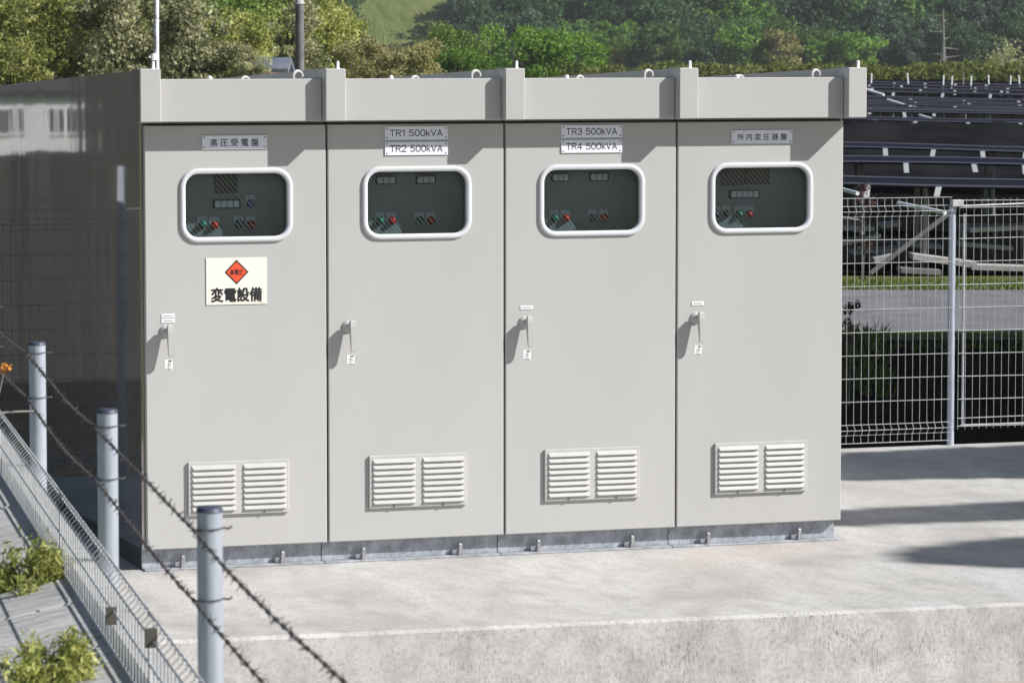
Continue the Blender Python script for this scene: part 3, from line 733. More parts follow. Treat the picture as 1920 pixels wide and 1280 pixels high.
for z in [.12, .17] + [.29 + q * .1435 for q in range(9)] + [1.49, 1.535]: mb.tube([(6.08, FY - .034, z), (6.5, FY - .03, z + .004 * math.sin(z * 40)), (7.22, FY - .034, z)], .0026, 4, caps=False, smooth=False)
local(mb.build('mesh_panel', M['meshwire'], gt), gt)
mb = MB(); mb.tube([(6.122, FY - .02, .12), (6.122, FY - .02, 1.45)], .0075, 10); mb.tube([(7.225, FY - .02, .12), (7.225, FY - .02, 1.45)], .0075, 10)
mb.tube([(6.06, FY - .055, 1.50), (6.6, FY - .055, 1.512), (7.2, FY - .05, 1.51)], .006, 8); mb.tube([(6.11, FY - .02, .125), (7.235, FY - .02, .125)], .005, 8)
local(mb.build('frame', M['meshwire'], gt), gt)
mb = MB(); mb.box(6.02, FY - .062, 1.495, 6.10, FY - .03, 1.54, 0, .006); local(mb.build('latch', M['meshwire'], gt), gt)

# barbed wire fence on the block wall, left foreground.  local frame: s along the fence towards the camera
FD = np.array([-.11429, -.99345, 0.0]); FN = np.array([.99345, -.11429, 0.0]); FP = np.array([-1.81345, -6.60462, 0.0])
def fp(s, off, z): return FP + FD * s + FN * off + np.array([0, 0, z])
lf = empty('barbed_wire_fence', fp(2, 0, 0)); tag(lf, 'galvanised post fence carrying two rusty barbed wires above a folded mesh panel', 'fence')
POSTS = [(-6.1, 1.64), (-4.05, 1.64), (-2.02, 1.636), (-.04, 1.638), (2.02, 1.638), (3.955, 1.638), (6.6, 1.64)]
for s_, zt in POSTS:
    mb = MB(); p = fp(s_, 0, 0); round_post(mb, p[0], p[1], -.6 if s_ > -3 else 0, zt); local(mb.build('post', [M['post'], M['postcap']], lf), lf)
rng = np.random.default_rng(8)
for zb, sd in ((1.600, 1), (1.468, 2)):
    mb = MB(); off = -.030; N = 900; S = np.linspace(-5, 7.8, N)
    sag = -.010 * np.abs(np.sin((S + .04) * math.pi / 2)) + .006 * np.sin(S * 2.3 + sd)
    for ph in (0, math.pi):
        mb.tube([fp(s_, off + .0024 * math.cos(s_ * 150 + ph), zb + sg + .0022 * math.sin(s_ * 150 + ph)) for s_, sg in zip(S, sag)], .0014, 4, caps=False)
    s_ = -4.9
    while s_ < 7.7:
        sg = float(np.interp(s_, S, sag)); c0 = fp(s_, off, zb + sg)
        mb.tube([fp(s_ - .007, off, zb + sg), fp(s_ + .007, off, zb + sg)], .0044, 6)
        for q in range(4):
            dv = rng.normal(size=3); dv -= dv @ FD * FD * .6; dv /= np.linalg.norm(dv); a_ = c0 + FD * (.005 if q % 2 else -.005)
            mb.tube([a_, a_ + dv * .0135], [.0013, .0006], 4, caps=False)
        s_ += .083 + rng.uniform(-.006, .006)
    local(mb.build('barbed_wire', M['barb'], lf), lf)
    for sp_, zt in POSTS[1:]:
        mb = MB(); z_ = zb + float(np.interp(sp_, S, sag)); p = [fp(sp_ + .027 * math.sin(a), .027 * math.cos(a + math.pi) , z_ + .002 * a) for a in np.linspace(-2.6, 2.6, 14)]
        mb.tube(p, .0013, 5); mb.tube([fp(sp_ + .004, .024, z_ + .004), fp(sp_ + .002, .036, z_ + .002), fp(sp_ - .004, .042, z_ + .005)], .0024, 5)
        local(mb.build('tie_wire', M['barb'], lf), lf)
def long_panel(sa, sb):
    mb = MB(); off = -.112; r = .0017; pr = [(1.445, 0), (1.43, .0), (1.418, .020), (1.398, 0), (1.345, 0), (1.235, 0)]
    n = int((sb - sa) / .058)
    for k in range(n + 1):
        s_ = sa + k * .058; mb.tube([fp(s_, off + o, z) for z, o in pr], r, 4, caps=False, smooth=False)
    for z, o in [(1.445, 0), (1.418, .020), (1.398, 0), (1.345, 0), (1.262, 0)]:
        mb.tube([fp(sa - .02, off + o - .004, z), fp(sb + .02, off + o - .004, z)], r * 1.5, 4, caps=False, smooth=False)
    local(mb.build('mesh_panel', M['meshwire'], lf), lf)
for sa, sb in ((-6, -4.0), (-3.95, -2), (-1.95, 0), (.05, 2.0), (2.05, 3.95), (4.0, 6.0), (6.05, 7.9)): long_panel(sa, sb)
for s_, zc_ in ((3.28, 1.335), (4.02, 1.405)):
    mb = MB(); 
    c = [fp(s_ + a, o, z) for z in (zc_ - .018, zc_ + .018) for o in (-.130, -.108) for a in (-.007, .007)]
    mb.add(c, [(0, 2, 3, 1), (4, 5, 7, 6), (0, 1, 5, 4), (2, 6, 7, 3), (0, 4, 6, 2), (1, 3, 7, 5)]); local(mb.build('bracket', M['bracket'], lf), lf)
# low kerb wall under the fence, and the sloping block revetment outside it
mb = MB(); w0, w1, top = -.092, -.032, 1.275
mb.add([fp(s_, o, z) for z in (-.9, top) for o in (w0, w1) for s_ in (-6.2, 8)], [(0, 2, 3, 1), (4, 5, 7, 6), (0, 1, 5, 4), (2, 6, 7, 3), (0, 4, 6, 2), (1, 3, 7, 5)])
tag(mb.build('kerb_wall', M['wall']), 'pale thin concrete kerb wall carrying the barbed wire fence posts', 'wall')
TILT = R(12)
def sl_(s_, t, h=0.0): return fp(s_, -.0925 - t * math.cos(TILT) - h * math.sin(TILT), 1.245 - t * math.sin(TILT) + h * math.cos(TILT))
mb = MB(); rng = np.random.default_rng(5); bl, bh = .62, .30
mb.add([sl_(-6.2, 0, -.012), sl_(8, 0, -.012), sl_(8, 3.6, -.012), sl_(-6.2, 3.6, -.012)], [(0, 1, 2, 3)])
row = 0; t_ = 0.0
while t_ < 3.4:
    s_ = -6.2 + (row % 2) * bl / 2
    while s_ < 7.4:
        e = .006; j = rng.uniform(-.004, .004); c_ = .008
        A = [sl_(s_ + e, t_ + e, -.0118), sl_(s_ + bl - e, t_ + e, -.0118), sl_(s_ + bl - e, t_ + bh - e, -.0118), sl_(s_ + e, t_ + bh - e, -.0118)]
        B = [sl_(s_ + e + c_, t_ + e + c_, j + .004), sl_(s_ + bl - e - c_, t_ + e + c_, j + .004), sl_(s_ + bl - e - c_, t_ + bh - e - c_, j + .004), sl_(s_ + e + c_, t_ + bh - e - c_, j + .004)]
        mb.add(A + B, [(4, 5, 6, 7), (0, 1, 5, 4), (1, 2, 6, 5), (2, 3, 7, 6), (3, 0, 4, 7)]); s_ += bl
    t_ += bh; row += 1
tag(mb.build('block_revetment', M['slope']), 'stained grey concrete block slope outside the barbed wire fence', 'retaining slope')

# plants growing on the wall
def wall_plant(px, py, rad, n, seed, label, leaf=.030):
    rng = np.random.default_rng(seed)
    dvec = fw + rt * (px - 960) / FPX - up * (py - 640) / FPX
    nn = np.cross(FD, sl_(0, 1) - sl_(0, 0)); t0 = ((sl_(0, 0) - CAM) @ nn) / (dvec @ nn); c = CAM + dvec * t0 * .985
    root = empty('wall_weed', c); tag(root, label, 'weed', 'weeds growing on the block slope')
    mb = MB(); stems = []
    rb = np.array([0, 0, -rad * 1.1])
    for k in range(26):
        dv = rng.normal(size=3); dv /= np.linalg.norm(dv); dv[2] = abs(dv[2]) * .9 - .15
        tip = dv * rad * np.array([.9, 1.2, 1.0]) * rng.uniform(.6, 1.15); mid = (rb + tip) * .5 + rng.normal(0, rad * .08, 3)
        mb.tube([rb, mid, tip], [.003, .002, .001], 4, caps=False); stems.append((mid, tip))
    mb.build('stem', M['bark'], root)
    P = []; O = []
    for k in range(n):
        a, b = stems[rng.integers(len(stems))]; q = rng.uniform(0.1, 1.05); p = a + (b - a) * q + rng.normal(0, rad * .10, 3); P.append(p); O.append((b - a) / (np.linalg.norm(b - a)))
    me = leaf_mesh('leaves', np.array(P), np.array(O) * .2, leaf, rng, F['weed'], .17, .4, .4)
    o = bpy.data.objects.new('leaves', me); COL.objects.link(o); o.parent = root
wall_plant(55, 1085, .120, 3000, 1, 'yellow-green weed on the block slope, upper of the two tufts')
wall_plant(95, 1270, .115, 3200, 2, 'yellow-green weed at the bottom of the block slope, lower of the two tufts')
mb = MB(); p0 = fp(1.0, -.05, 1.47)
root = empty('orange_flower', sight(8, 690, 10.2)); tag(root, 'small orange flower on a thin twig by the barbed wire', 'flower')
rng = np.random.default_rng(4)
mb = MB(); mb.tube([(.10, .1, -.13), (.03, .0, -.12), (-.06, 0, -.125)], [.002, .003, .003], 5); mb.tube([(-.03, 0, -.12), (-.01, 0, -.05), (0, 0, 0)], [.003, .002, .002], 5); mb.build('twig', M['deadwood'], root)
me = leaf_mesh('petals', rng.normal(0, .007, (26, 3)), rng.normal(0, .3, (26, 3)), .013, rng, F['orange'], .6); o = bpy.data.objects.new('petals', me); COL.objects.link(o); o.parent = root

# ================================================================== SOLAR FIELD
def solar_row(d0, ztop, la, lb, label, seed, rise=.012, legs=False, droop=.0, skip=()):
    rng = np.random.default_rng(seed)
    o = ld(la, d0, 0); root = empty('solar_panel_row', o, -YAW); tag(root, label, 'solar panels', 'solar panel rows behind the fence')
    W = lb - la; n = 24; dep = 1.35
    zz = lambda x: ztop - .022 * max(0, la + x - (d0 * .088)) + .008 * math.sin(x * 1.3 + seed)
    mb = MB()
    for k in range(n + 1):
        x = W * k / n; mb.v += [(x, -dep, zz(x) - rise), (x, 0, zz(x)), (x, 0, zz(x) - .035), (x, -dep, zz(x) - rise - .035)]
    for k in range(n):
        a = k * 4
        for q in range(4): mb.f.append((a + q, a + (q + 1) % 4, a + 4 + (q + 1) % 4, a + 4 + q)); mb.m.append(0); mb.sm.append(False)
    mb.build('panel', M['solar'], root)
    mb = MB()
    for y_, dz in ((.008, .012), (-dep - .008, -rise - .002)):
        mb.tube([(W * k / n, y_, zz(W * k / n) + dz - .006) for k in range(n + 1)], .012, 4, smooth=False)
    mb.build('frame_rail', M['solarframe'], root)
    sp = .60 if d0 < 60 else .75; k = 0; x = rng.uniform(.1, .5); cnt = 0
    vis = (d0 * .075, d0 * .145)
    while x < W - .1:
        if vis[0] < la + x < vis[1] and cnt < 14 and rng.uniform() > .08:
            z1 = zz(x) - rise - .018; st = MB(); w_ = .024 * (1 + d0 / 150); ang = rng.choice([-1, 1]) * rng.uniform(.005, .03); ln_ = rng.uniform(.075, .11) * (1 + d0 / 250); yy = -dep - .03
            q = [(x - w_, yy, z1), (x + w_, yy, z1), (x + w_ + ang, yy, z1 - ln_), (x - w_ + ang, yy, z1 - ln_)]
            st.add(q + [(a, b + .02, c_) for a, b, c_ in q], [(0, 3, 2, 1), (4, 5, 6, 7), (0, 1, 5, 4), (1, 2, 6, 5), (2, 3, 7, 6), (3, 0, 4, 7)])
            st.build('bracket', M['strap'], root); cnt += 1
        x += sp * (1 + d0 / 300) * rng.uniform(.82, 1.2) * (1.25 if d0 > 80 else 1)
    for x in np.arange(.4, W, 2.4):
        for y_, dz in ((-.3, -.03), (-1.1, -rise + .0)):
            lg = MB(); gz = float(terrain(*(ld(la + x, d0 + y_)[:2]))); lg.tube([(x, y_, gz - .1), (x, y_, zz(x) + dz - .03)], .028, 8)
            if vis[0] - 2 < la + x < vis[1] + 2 or legs: lg.build('leg', M['rack'], root)
    return root
rows = [(40.0, 1.095), (47.1, 1.10), (53.2, 1.10), (72.9, 1.10), (82., 1.10), (91., 1.10), (102.5, 1.10), (115.7, 1.10), (134.6, 1.10), (86.5, 1.09), (97, 1.09), (125, 1.10), (143, 1.12)]
names = ['black solar panel row nearest the mesh fence, above the rack legs', 'second black solar panel row counted from the mesh fence', 'third black solar panel row from the fence, just below the dark tarpaulin',
         'black solar panel row just behind the dark tarpaulin', 'second black solar panel row behind the dark tarpaulin', 'third black solar panel row behind the dark tarpaulin',
         'fourth black solar panel row behind the dark tarpaulin', 'black solar panel row with small brackets, fifth from the hedge', 'black solar panel row third from the foot of the hedge', 'black solar panel row squeezed close behind the second row past the tarpaulin', 'black solar panel row squeezed close behind the third row past the tarpaulin', 'black solar panel row between the second and third rows from the hedge', 'farthest black solar panel row, along the foot of the hedge']
for k, ((d0, zt), nm) in enumerate(zip(rows, names)):
    solar_row(d0, zt, d0 * .04 if d0 > 60 else 1.5, d0 * .19, nm, 20 + k, legs=(k == 0))
# black backing added so the gap under the far rows reads as shade
mb = MB()
for k in range(61):
    p = ld(-2 + k * .55, 147.2); z1 = 1.10 + .03 * math.sin(k * 1.9) - .012 * max(0, k - 34); mb.v += [(p[0], p[1], -.3), (p[0], p[1], z1), (p[0] + .3 * fh[0], p[1] + .3 * fh[1], z1), (p[0] + .3 * fh[0], p[1] + .3 * fh[1], -.3)]
for k in range(60):
    for q in range(3): a = k * 4 + q; mb.f.append((a, a + 4, a + 5, a + 1)); mb.m.append(0); mb.sm.append(False)
tag(mb.build('row_shade_backing', M['sheet']), 'low black backing added at the hedge foot for the shade under the rows', 'sheet')
# dark tarpaulin sheet
mb = MB(); rng = np.random.default_rng(77)
nu, nv = 50, 14
for a in range(nu + 1):
    for b_ in range(nv + 1):
        l = 4.2 + (11.0 - 4.2) * a / nu; q = b_ / nv; d = 60 + 10.3 * q; p = ld(l, d)
        z = .20 + .80 * q + .05 * math.sin(l * 2.1 + q * 4) * math.sin(q * 3.1) + .03 * math.sin(l * 5.3 - q * 9) + rng.normal(0, .008) - .012 * max(0, l - 7); mb.v.append((p[0], p[1], z + .05))
for a in range(nu):
    for b_ in range(nv): i0 = a * (nv + 1) + b_; mb.f.append((i0, i0 + nv + 1, i0 + nv + 2, i0 + 1)); mb.m.append(0); mb.sm.append(True)
tarp = tag(mb.build('tarpaulin', noisy('tarpaulin_black', (.004, .004, .004), (.013, .013, .014), .8, .8, bump=.4, bscale=1.5, bd=.2, spec=.05)), 'wide wrinkled black tarpaulin sloping up between the solar rows', 'tarpaulin')
mo = tarp.modifiers.new('thick', 'SOLIDIFY'); mo.thickness = .01
# white pipes lying over the rows
for k, (a, b, D, lab) in enumerate([((1600, 162), (1657, 179), 110, 'short white pipe near the canopy end, highest of the leaning pipes'), ((1664, 188), (1714, 204), 90, 'white pipe leaning across the far solar rows'),
      ((1724, 217), (1766, 230), 76, 'white pipe lying on the top edge of the tarpaulin'), ((1560, 350), (1608, 363), 37.4, 'white pipe leaning beside the cabinet, above the mesh fence'), ((1684, 381), (1772, 399), 37.2, 'long white pipe behind the fold of the mesh fence')]):
    mb = MB(); p, q = sight(*a, D + .4), sight(*b, D - .4); mb.tube([p, q], .00040 * D + .006, 8)
    tag(mb.build('white_pipe', M['pipe']), lab, 'pipe', 'white pipes in the solar field')
# support rack clutter under the first row
for k, (a, b, D, r_, lab, mt) in enumerate([((1632, 512), (1782, 398), 38.0, .026, 'grey diagonal brace under the nearest solar row', 'rack')]):
    mb = MB(); p, q = sight(*a, D), sight(*b, D); mb.tube([p, q], r_, 6, smooth=False); tag(mb.build('rack_brace', M[mt]), lab, 'brace')
def board(pa, pb, D, th, name, lab, mt='plank', dep=.5):
    p, q = sight(*pa, D), sight(*pb, D); mb = MB(); e = fh * dep; zt = np.array([0, 0, th])
    c = [p, q, q + e, p + e]; mb.add(c + [x + zt for x in c], [(3, 2, 1, 0), (4, 5, 6, 7), (0, 1, 5, 4), (1, 2, 6, 5), (2, 3, 7, 6), (3, 0, 4, 7)]); tag(mb.build(name, M[mt]), lab, 'plank', 'planks stored under the solar racks')
board((1560, 432), (1640, 434), 39.2, .05, 'timber_plank', 'short pale plank behind the fence, next to the cabinet edge'); board((1575, 462), (1652, 446), 39.0, .04, 'timber_plank', 'tilted pale plank below the short one, next to the cabinet edge')
board((1712, 487), (1832, 503), 38.6, .06, 'timber_plank', 'pale plank lying crooked on both sides of the fence post'); board((1820, 436), (1960, 430), 39.2, .05, 'timber_plank', 'high pale plank behind the gate mesh')
board((1822, 506), (1960, 510), 38.6, .05, 'timber_plank', 'low pale plank behind the gate mesh'); board((1690, 462), (1770, 468), 39.5, .04, 'timber_plank', 'thin pale plank just left of the fence post')
p = sight(1900, 492, 39.8)
board((1580, 420), (1625, 428), 40.2, .07, 'timber_plank', 'thick grey plank highest beside the cabinet edge', 'rack'); board((1655, 428), (1690, 424), 39.6, .04, 'timber_plank', 'short plank between the brown weed and the diagonal brace')
board((1600, 478), (1700, 470), 39.3, .035, 'timber_plank', 'long thin plank crossing behind the diagonal brace'); board((1800, 462), (1900, 470), 39.4, .045, 'timber_plank', 'middle pale plank behind the gate mesh'); board((1690, 512), (1765, 516), 38.4, .05, 'timber_plank', 'lowest grey plank left of the fence post', 'rack')
board((1640, 494), (1675, 486), 38.7, .05, 'timber_plank', 'short tilted plank under the foot of the diagonal brace')
# junction boxes are separate things
for k in range(3):
    a = p + rt * (k * .36 - .42); bx = MB(); bx.box(-.15, -.1, .14, .15, .1, .60, 0, .012); bx.box(-.12, -.108, .2, .12, -.1005, .54, 1); o = bx.build('junction_box', [M['rack'], M['black']]); o.location = (a[0], a[1], 0); o.rotation_euler = (0, 0, -YAW)
    tag(o, ['dark junction box behind the gate mesh, closest to the fence post', 'dark junction box behind the gate mesh, middle one of three', 'dark junction box behind the gate mesh, farthest from the fence post'][k], 'junction box', 'junction boxes behind the gate')

# grass strip beyond the road and weeds on the ditch bank
def blades(name, n, fpos, hmin, hmax, mtl, seed, wid=.012):
    rng = np.random.default_rng(seed); P = np.array([fpos(rng) for _ in range(n)]); h = rng.uniform(hmin, hmax, n); a = rng.uniform(0, 6.28, n)
    t = np.stack([np.cos(a), np.sin(a), np.zeros(n)], 1); ln_ = rng.normal(0, .35, (n, 3)); ln_[:, 2] = 1; ln_ *= h[:, None]
    v = np.stack([P - t * wid, P + t * wid, P + ln_ * .6 + t * wid * .6, P + ln_], 1).reshape(-1, 3)
    me = bpy.data.meshes.new(name); me.from_pydata(v.tolist(), [], [(4 * k, 4 * k + 1, 4 * k + 2, 4 * k + 3) for k in range(n)])
    at = me.attributes.new('tone', 'FLOAT', 'POINT'); at.data.foreach_set('value', np.repeat(np.clip(rng.normal(.5, .28, n), 0, 1), 4).astype(np.float32))
    me.materials.append(mtl); o = bpy.data.objects.new(name, me); COL.objects.link(o); return o
def gpos(d0, d1, l0, l1):
    def f(r_):
        d = r_.uniform(d0, d1); l = r_.uniform(l0, l1); p = ld(l, d); return (p[0], p[1], float(terrain(p[0], p[1])) + .0)
    return f
tag(blades('verge_grass', 5000, gpos(36.1, 37.5, 2.6, 6.2), .015, .06, F['grass'], 5), 'short yellow-green grass along the far road edge', 'grass', kind='stuff')
tag(blades('bank_grass', 900, gpos(30.2, 31.25, 2.4, 3.1), .03, .15, F['grass'], 6), 'green weeds and grass on the near road bank beside the cabinet', 'grass', kind='stuff')
tag(blades('edge_grass', 1400, gpos(30.85, 31.12, 3.0, 6.2), .015, .07, F['grass'], 9, .008), 'sparse low grass along the near road edge', 'grass', kind='stuff')
def stalk(px, py0, py1, D, lab, seed, w=.05):
    rng = np.random.default_rng(seed); b0 = sight(px, py1, D); t0 = sight(px, py0, D); H = t0[2] - b0[2]; root = empty('weed_stalk', b0); tag(root, lab, 'weed')
    mb = MB(); tips = []
    mb.tube([(0, 0, -.1), (.01, 0, H * .5), (0, 0, H)], [.008, .006, .003], 5)
    for k in range(12):
        z = H * rng.uniform(.25, .95); dv = np.array([rng.normal(0, 1), rng.normal(0, 1), 1.2]); dv = dv / np.linalg.norm(dv) * w * rng.uniform(1, 2.2); mb.tube([(0, 0, z), (dv[0], dv[1], z + dv[2])], [.004, .002], 4); tips.append(np.array([dv[0], dv[1], z + dv[2]]))
    mb.build('stem', M['deadwood'], root)
    P = np.concatenate([tp + rng.normal(0, w * .35, (22, 3)) for tp in tips + [np.array([0, 0, H])] * 3])
    me = leaf_mesh('leaves', P, np.zeros_like(P), .035, rng, F['red'], .4); o = bpy.data.objects.new('leaves', me); COL.objects.link(o); o.parent = root
stalk(1618, 350, 520, 37.6, 'tall dry brown weed behind the top of the fence', 3, .06); stalk(1592, 575, 735, 29.6, 'reddish dock weed on the ditch bank beside the cabinet', 4, .05)

# ================================================================== POLES, STAKES, BUILDINGS
def gz(p): return float(terrain(p[0], p[1]))
p = sight(562, 100, 62); mb = MB(); zt = sight(562, 8, 62)[2]; root = empty('utility_pole', (p[0], p[1], gz(p))); tag(root, 'dark grey concrete pole with a pale cap among the trees', 'pole')
mb.tube([(0, 0, -.2), (0, 0, zt - gz(p))], [.085, .072], 20); mb.build('shaft', M['polegrey'], root)
mb = MB(); mb.lathe([(.085, 0), (.085, .03), (.04, .10), (.01, .12)], (0, 0, zt - gz(p)), n=16); mb.build('cap', M['plank'], root)
p = sight(294, 100, 22.3); root = empty('white_pole', (p[0], p[1], 0)); tag(root, 'thin peeling white pole behind the corner of the cabinet roof', 'pole')
mb = MB(); zz_ = np.linspace(0, 3.6, 30); rr = random.Random(2); mb.tube([(rr.uniform(-.002, .002), 0, z) for z in zz_], [.014 + .002 * rr.random() for z in zz_], 10); mb.build('shaft', M['whitepole'], root)
zc = sight(294, 107, 22.3)[2]; mb = MB(); mb.lathe([(.026, -.02), (.026, .02)], (-.012, 0, zc), n=10); mb.box(-.05, -.012, zc - .006, -.02, .012, zc + .006); mb.build('clamp', M['whitepole'], root)
rng = np.random.default_rng(12)
for k, (px, y0, y1) in enumerate([(1634, 140, 152), (1701, 139, 155), (1769, 144, 165), (1785, 145, 160), (1806, 138, 157), (1821, 145, 160), (1853, 143, 158), (1895, 144, 160), (1910, 143, 160)]):
    D = 138 + k * .6; a, b = sight(px, y0, D), sight(px + rng.uniform(-2, 2), y1 + 6, D); mb = MB(); mb.tube([b, a], .03, 6); mb.lathe([(.04, 0), (.03, .03)], tuple(a), n=6)
    tag(mb.build('white_stake', M['strap'] if k != 4 else M['deadwood']), ['grey stake nearest the canopy end, in front of the hedge', 'pale grey stake alone in front of the hedge', 'tall white stake where the dark rows end at the hedge', 'thin white stake just past the tall one', 'tan wooden stake in front of the hedge', 'white stake beside the tan wooden one', 'white stake in the weedy gap of the hedge foot', 'white stake near the grey bare bush, inner of two', 'white stake near the grey bare bush, outer of two'][k], 'stake', 'stakes in front of the hedge')
def house(loc, rz, wx, wy, wall_h, roof_h, wins, label, name='house', roofm='roof', ov=.35):
    root = empty(name, loc, rz); tag(root, label, 'building')
    mb = MB(); mb.box(-wx / 2, -wy / 2, -.3, wx / 2, wy / 2, wall_h); mb.add([(-wx / 2, -wy / 2, wall_h), (-wx / 2, wy / 2, wall_h), (-wx / 2, 0, wall_h + roof_h)], [(0, 1, 2)]); mb.add([(wx / 2, -wy / 2, wall_h), (wx / 2, wy / 2, wall_h), (wx / 2, 0, wall_h + roof_h)], [(2, 1, 0)]); mb.build('wall', M['housewall'], root)
    rf = MB(); s_ = roof_h / (wy / 2)
    for sg in (-1, 1):
        e = [(-wx / 2 - ov, sg * (wy / 2 + ov), wall_h - ov * s_), (wx / 2 + ov, sg * (wy / 2 + ov), wall_h - ov * s_), (wx / 2 + ov, 0, wall_h + roof_h), (-wx / 2 - ov, 0, wall_h + roof_h)]
        rf.add([(a, b, c + .03) for a, b, c in e] + [(a, b, c + .13) for a, b, c in e], [(0, 1, 2, 3), (7, 6, 5, 4), (0, 4, 5, 1), (1, 5, 6, 2), (3, 7, 4, 0)])
    rf.build('roof', M[roofm], root)
    for (x, z, w_, h_) in wins:
        wm = MB(); wm.box(x - w_ / 2, -wy / 2 - .04, z, x + w_ / 2, -wy / 2 - .002, z + h_, 0); wm.box(x - w_ / 2 + .06, -wy / 2 - .045, z + .06, x + w_ / 2 - .06, -wy / 2 - .0405, z + h_ - .06, 1); wm.build('window', [M['strap'], M['dkwin']], root)
    return root
def mirror(p): return np.array([-.024 - p[0], p[1], p[2]])
pm = mirror(sight(-45, 235, 80)); gzz = -1.5
house((pm[0] + 1.2, pm[1] + 3, gzz), R(-6), 7.2, 6, 1.42 - gzz, 1.5, [(-2.9 + k * 1.45, 2.05, .62, .62) for k in range(5)], 'white house with a dark tiled roof, seen mirrored in the polished cabinet side', ov=.12)
p = sight(20, 0, 96); house((p[0] - 1.0, p[1] + 2, .1), R(-18), 5, 4, 3.75, .8, [(-1, 2.4, .8, .8), (1, 2.4, .8, .8)], 'white building showing above the olive trees at the picture corner', 'white_building', 'blueroof')
p = sight(506, 128, 61.5); house((p[0], p[1], gz(p)), R(-25), .52, .45, 1.90, .13, [], 'small shed with a blue-grey roof behind the first cabinet', 'garden_shed', 'blueroof', .10)
mb = MB(); c = sight(512, 140, 60); nu, nv = 24, 10
for a in range(nu):
    for b_ in range(nv + 1):
        q = b_ / nv; an = 2 * math.pi * a / nu; r_ = q; mb.v.append((c[0] + math.cos(an) * 1.6 * r_, c[1] + math.sin(an) * 2 * r_, .05 + 2.0 * (1 - r_ ** 2) + .05 * math.sin(a * 3 + b_ * 2) * q))
for a in range(nu):
    for b_ in range(nv): i0 = a * (nv + 1) + b_; i1 = ((a + 1) % nu) * (nv + 1) + b_; mb.f.append((i0, i1, i1 + 1, i0 + 1)); mb.m.append(0); mb.sm.append(True)
tag(mb.build('soil_mound', M['soil']), 'orange-brown soil mound behind the first cabinet', 'mound', kind='structure')

# ================================================================== TREES
proto = {
 'olive': make_tree('olive_tree', 11, .9, (1.25, 1.2, 1.35), 34, 8000, .105, F['olive'], .08),
 'pale': make_tree('pale_tree', 12, .9, (1.15, 1.15, 1.25), 30, 7000, .11, F['pale'], .07),
 'green': make_tree('green_tree', 13, 1.1, (1.4, 1.3, 1.5), 36, 8000, .11, F['green'], .09),
 'tan': make_tree('tan_bush', 14, .55, (1.05, 1.0, .95), 28, 6500, .09, F['tan'], .06),
 'bright': make_tree('bright_bush', 15, .3, (1.2, 1.1, .75), 28, 5000, .10, F['bright'], .05),
}
used = set()
def put(kind, px, pyc, D, s, label, cat='tree', group=None, sz=None, protos=proto):
    src = protos[kind]; o = src if (id(protos), kind) not in used else copy_tree(src); used.add((id(protos), kind))
    p = sight(px, pyc, D); g0 = gz(p)
    hz = p[2] - g0                                                    # crown centre height wanted
    me = [c for c in src.children if c.name.startswith('crown')][0]
    zc = float(np.mean([v.co.z for v in list(me.data.vertices)[::97]]))
    o.location = (p[0], p[1], g0); o.rotation_euler = (0, 0, random.Random(px * 7 + int(D)).uniform(0, 6.28)); o.scale = (s, s, s)
    hz = max(hz, .5 * s)
    for c in o.children:
        if c.name.startswith('crown'): c.location.z = hz / s - zc
        else: c.scale = (1, 1, hz / s / zc)
    for k in ('label', 'category', 'group'):
        if k in o: del o[k]
    return tag(o, label, cat, group)
GL = 'trees and bushes behind the cabinets'
for a in [('olive', -30, 40, 78, 1.15, 'olive-green tree at the picture edge, above the polished cabinet side'), ('olive', 85, 85, 70, .95, 'yellow-olive tree, second from the edge above the polished cabinet side'),
          ('green', 45, 60, 84, .9, 'dark green tree half hidden between the two olive trees'), ('olive', 150, 45, 76, 1.05, 'leafy olive tree above the middle of the polished side'),
          ('pale', 225, 70, 69, .9, 'pale greyish tree just before the thin white pole'), ('pale', 300, 60, 74, 1.0, 'pale greyish tree behind the thin white pole'),
          ('green', 395, 20, 86, 1.25, 'big deep green tree behind the first cabinet'), ('green', 330, 0, 96, 1.1, 'deep green tree behind the white pole, highest of its cluster'), ('pale', 365, 95, 66, .72, 'speckled grey-green shrub over the first cabinet fascia'), ('pale', 468, 122, 58, .26, 'tiny pale shrub partly hiding the small shed'), ('olive', 440, 95, 68, .70, 'olive shrub beside the small shed'),
          ('green', 490, 40, 90, 1.0, 'green tree rising behind the small shed'), ('pale', 540, 75, 72, .62, 'pale shrub touching the dark concrete pole'), ('olive', 606, 78, 75, .68, 'yellowish tree right beside the dark concrete pole'), ('olive', 560, 30, 88, .9, 'olive tree behind the top of the concrete pole'),
          ('tan', 716, 124, 64, .50, 'tan-leaved bush with dark branches behind the second cabinet'), ('tan', 782, 122, 66, .52, 'round tan bush in front of the meadow'),
          ('olive', 18, 128, 64, .55, 'small olive shrub just above the far end of the polished side'), ('tan', 668, 115, 67, .5, 'small brown bush between the pole and the tan bushes'), ('green', 850, 100, 118, .75, 'grey-green bush at the hedge end beyond the tan bush')]:
    put(*a, group=GL)
for a in [('bright', 985, 105, 150, 1.7, 'bright green bush behind the second and third cabinet joint'), ('bright', 1060, 110, 152, 1.4, 'bright green bush behind the third cabinet'), ('bright', 860, 130, 110, .9, 'bright green low bush left of the eye bolt on the second cabinet'), ('bright', 640, 128, 80, .6, 'fresh green low bush beside the concrete pole foot')]:
    put(*a, cat='bush', group=GL)
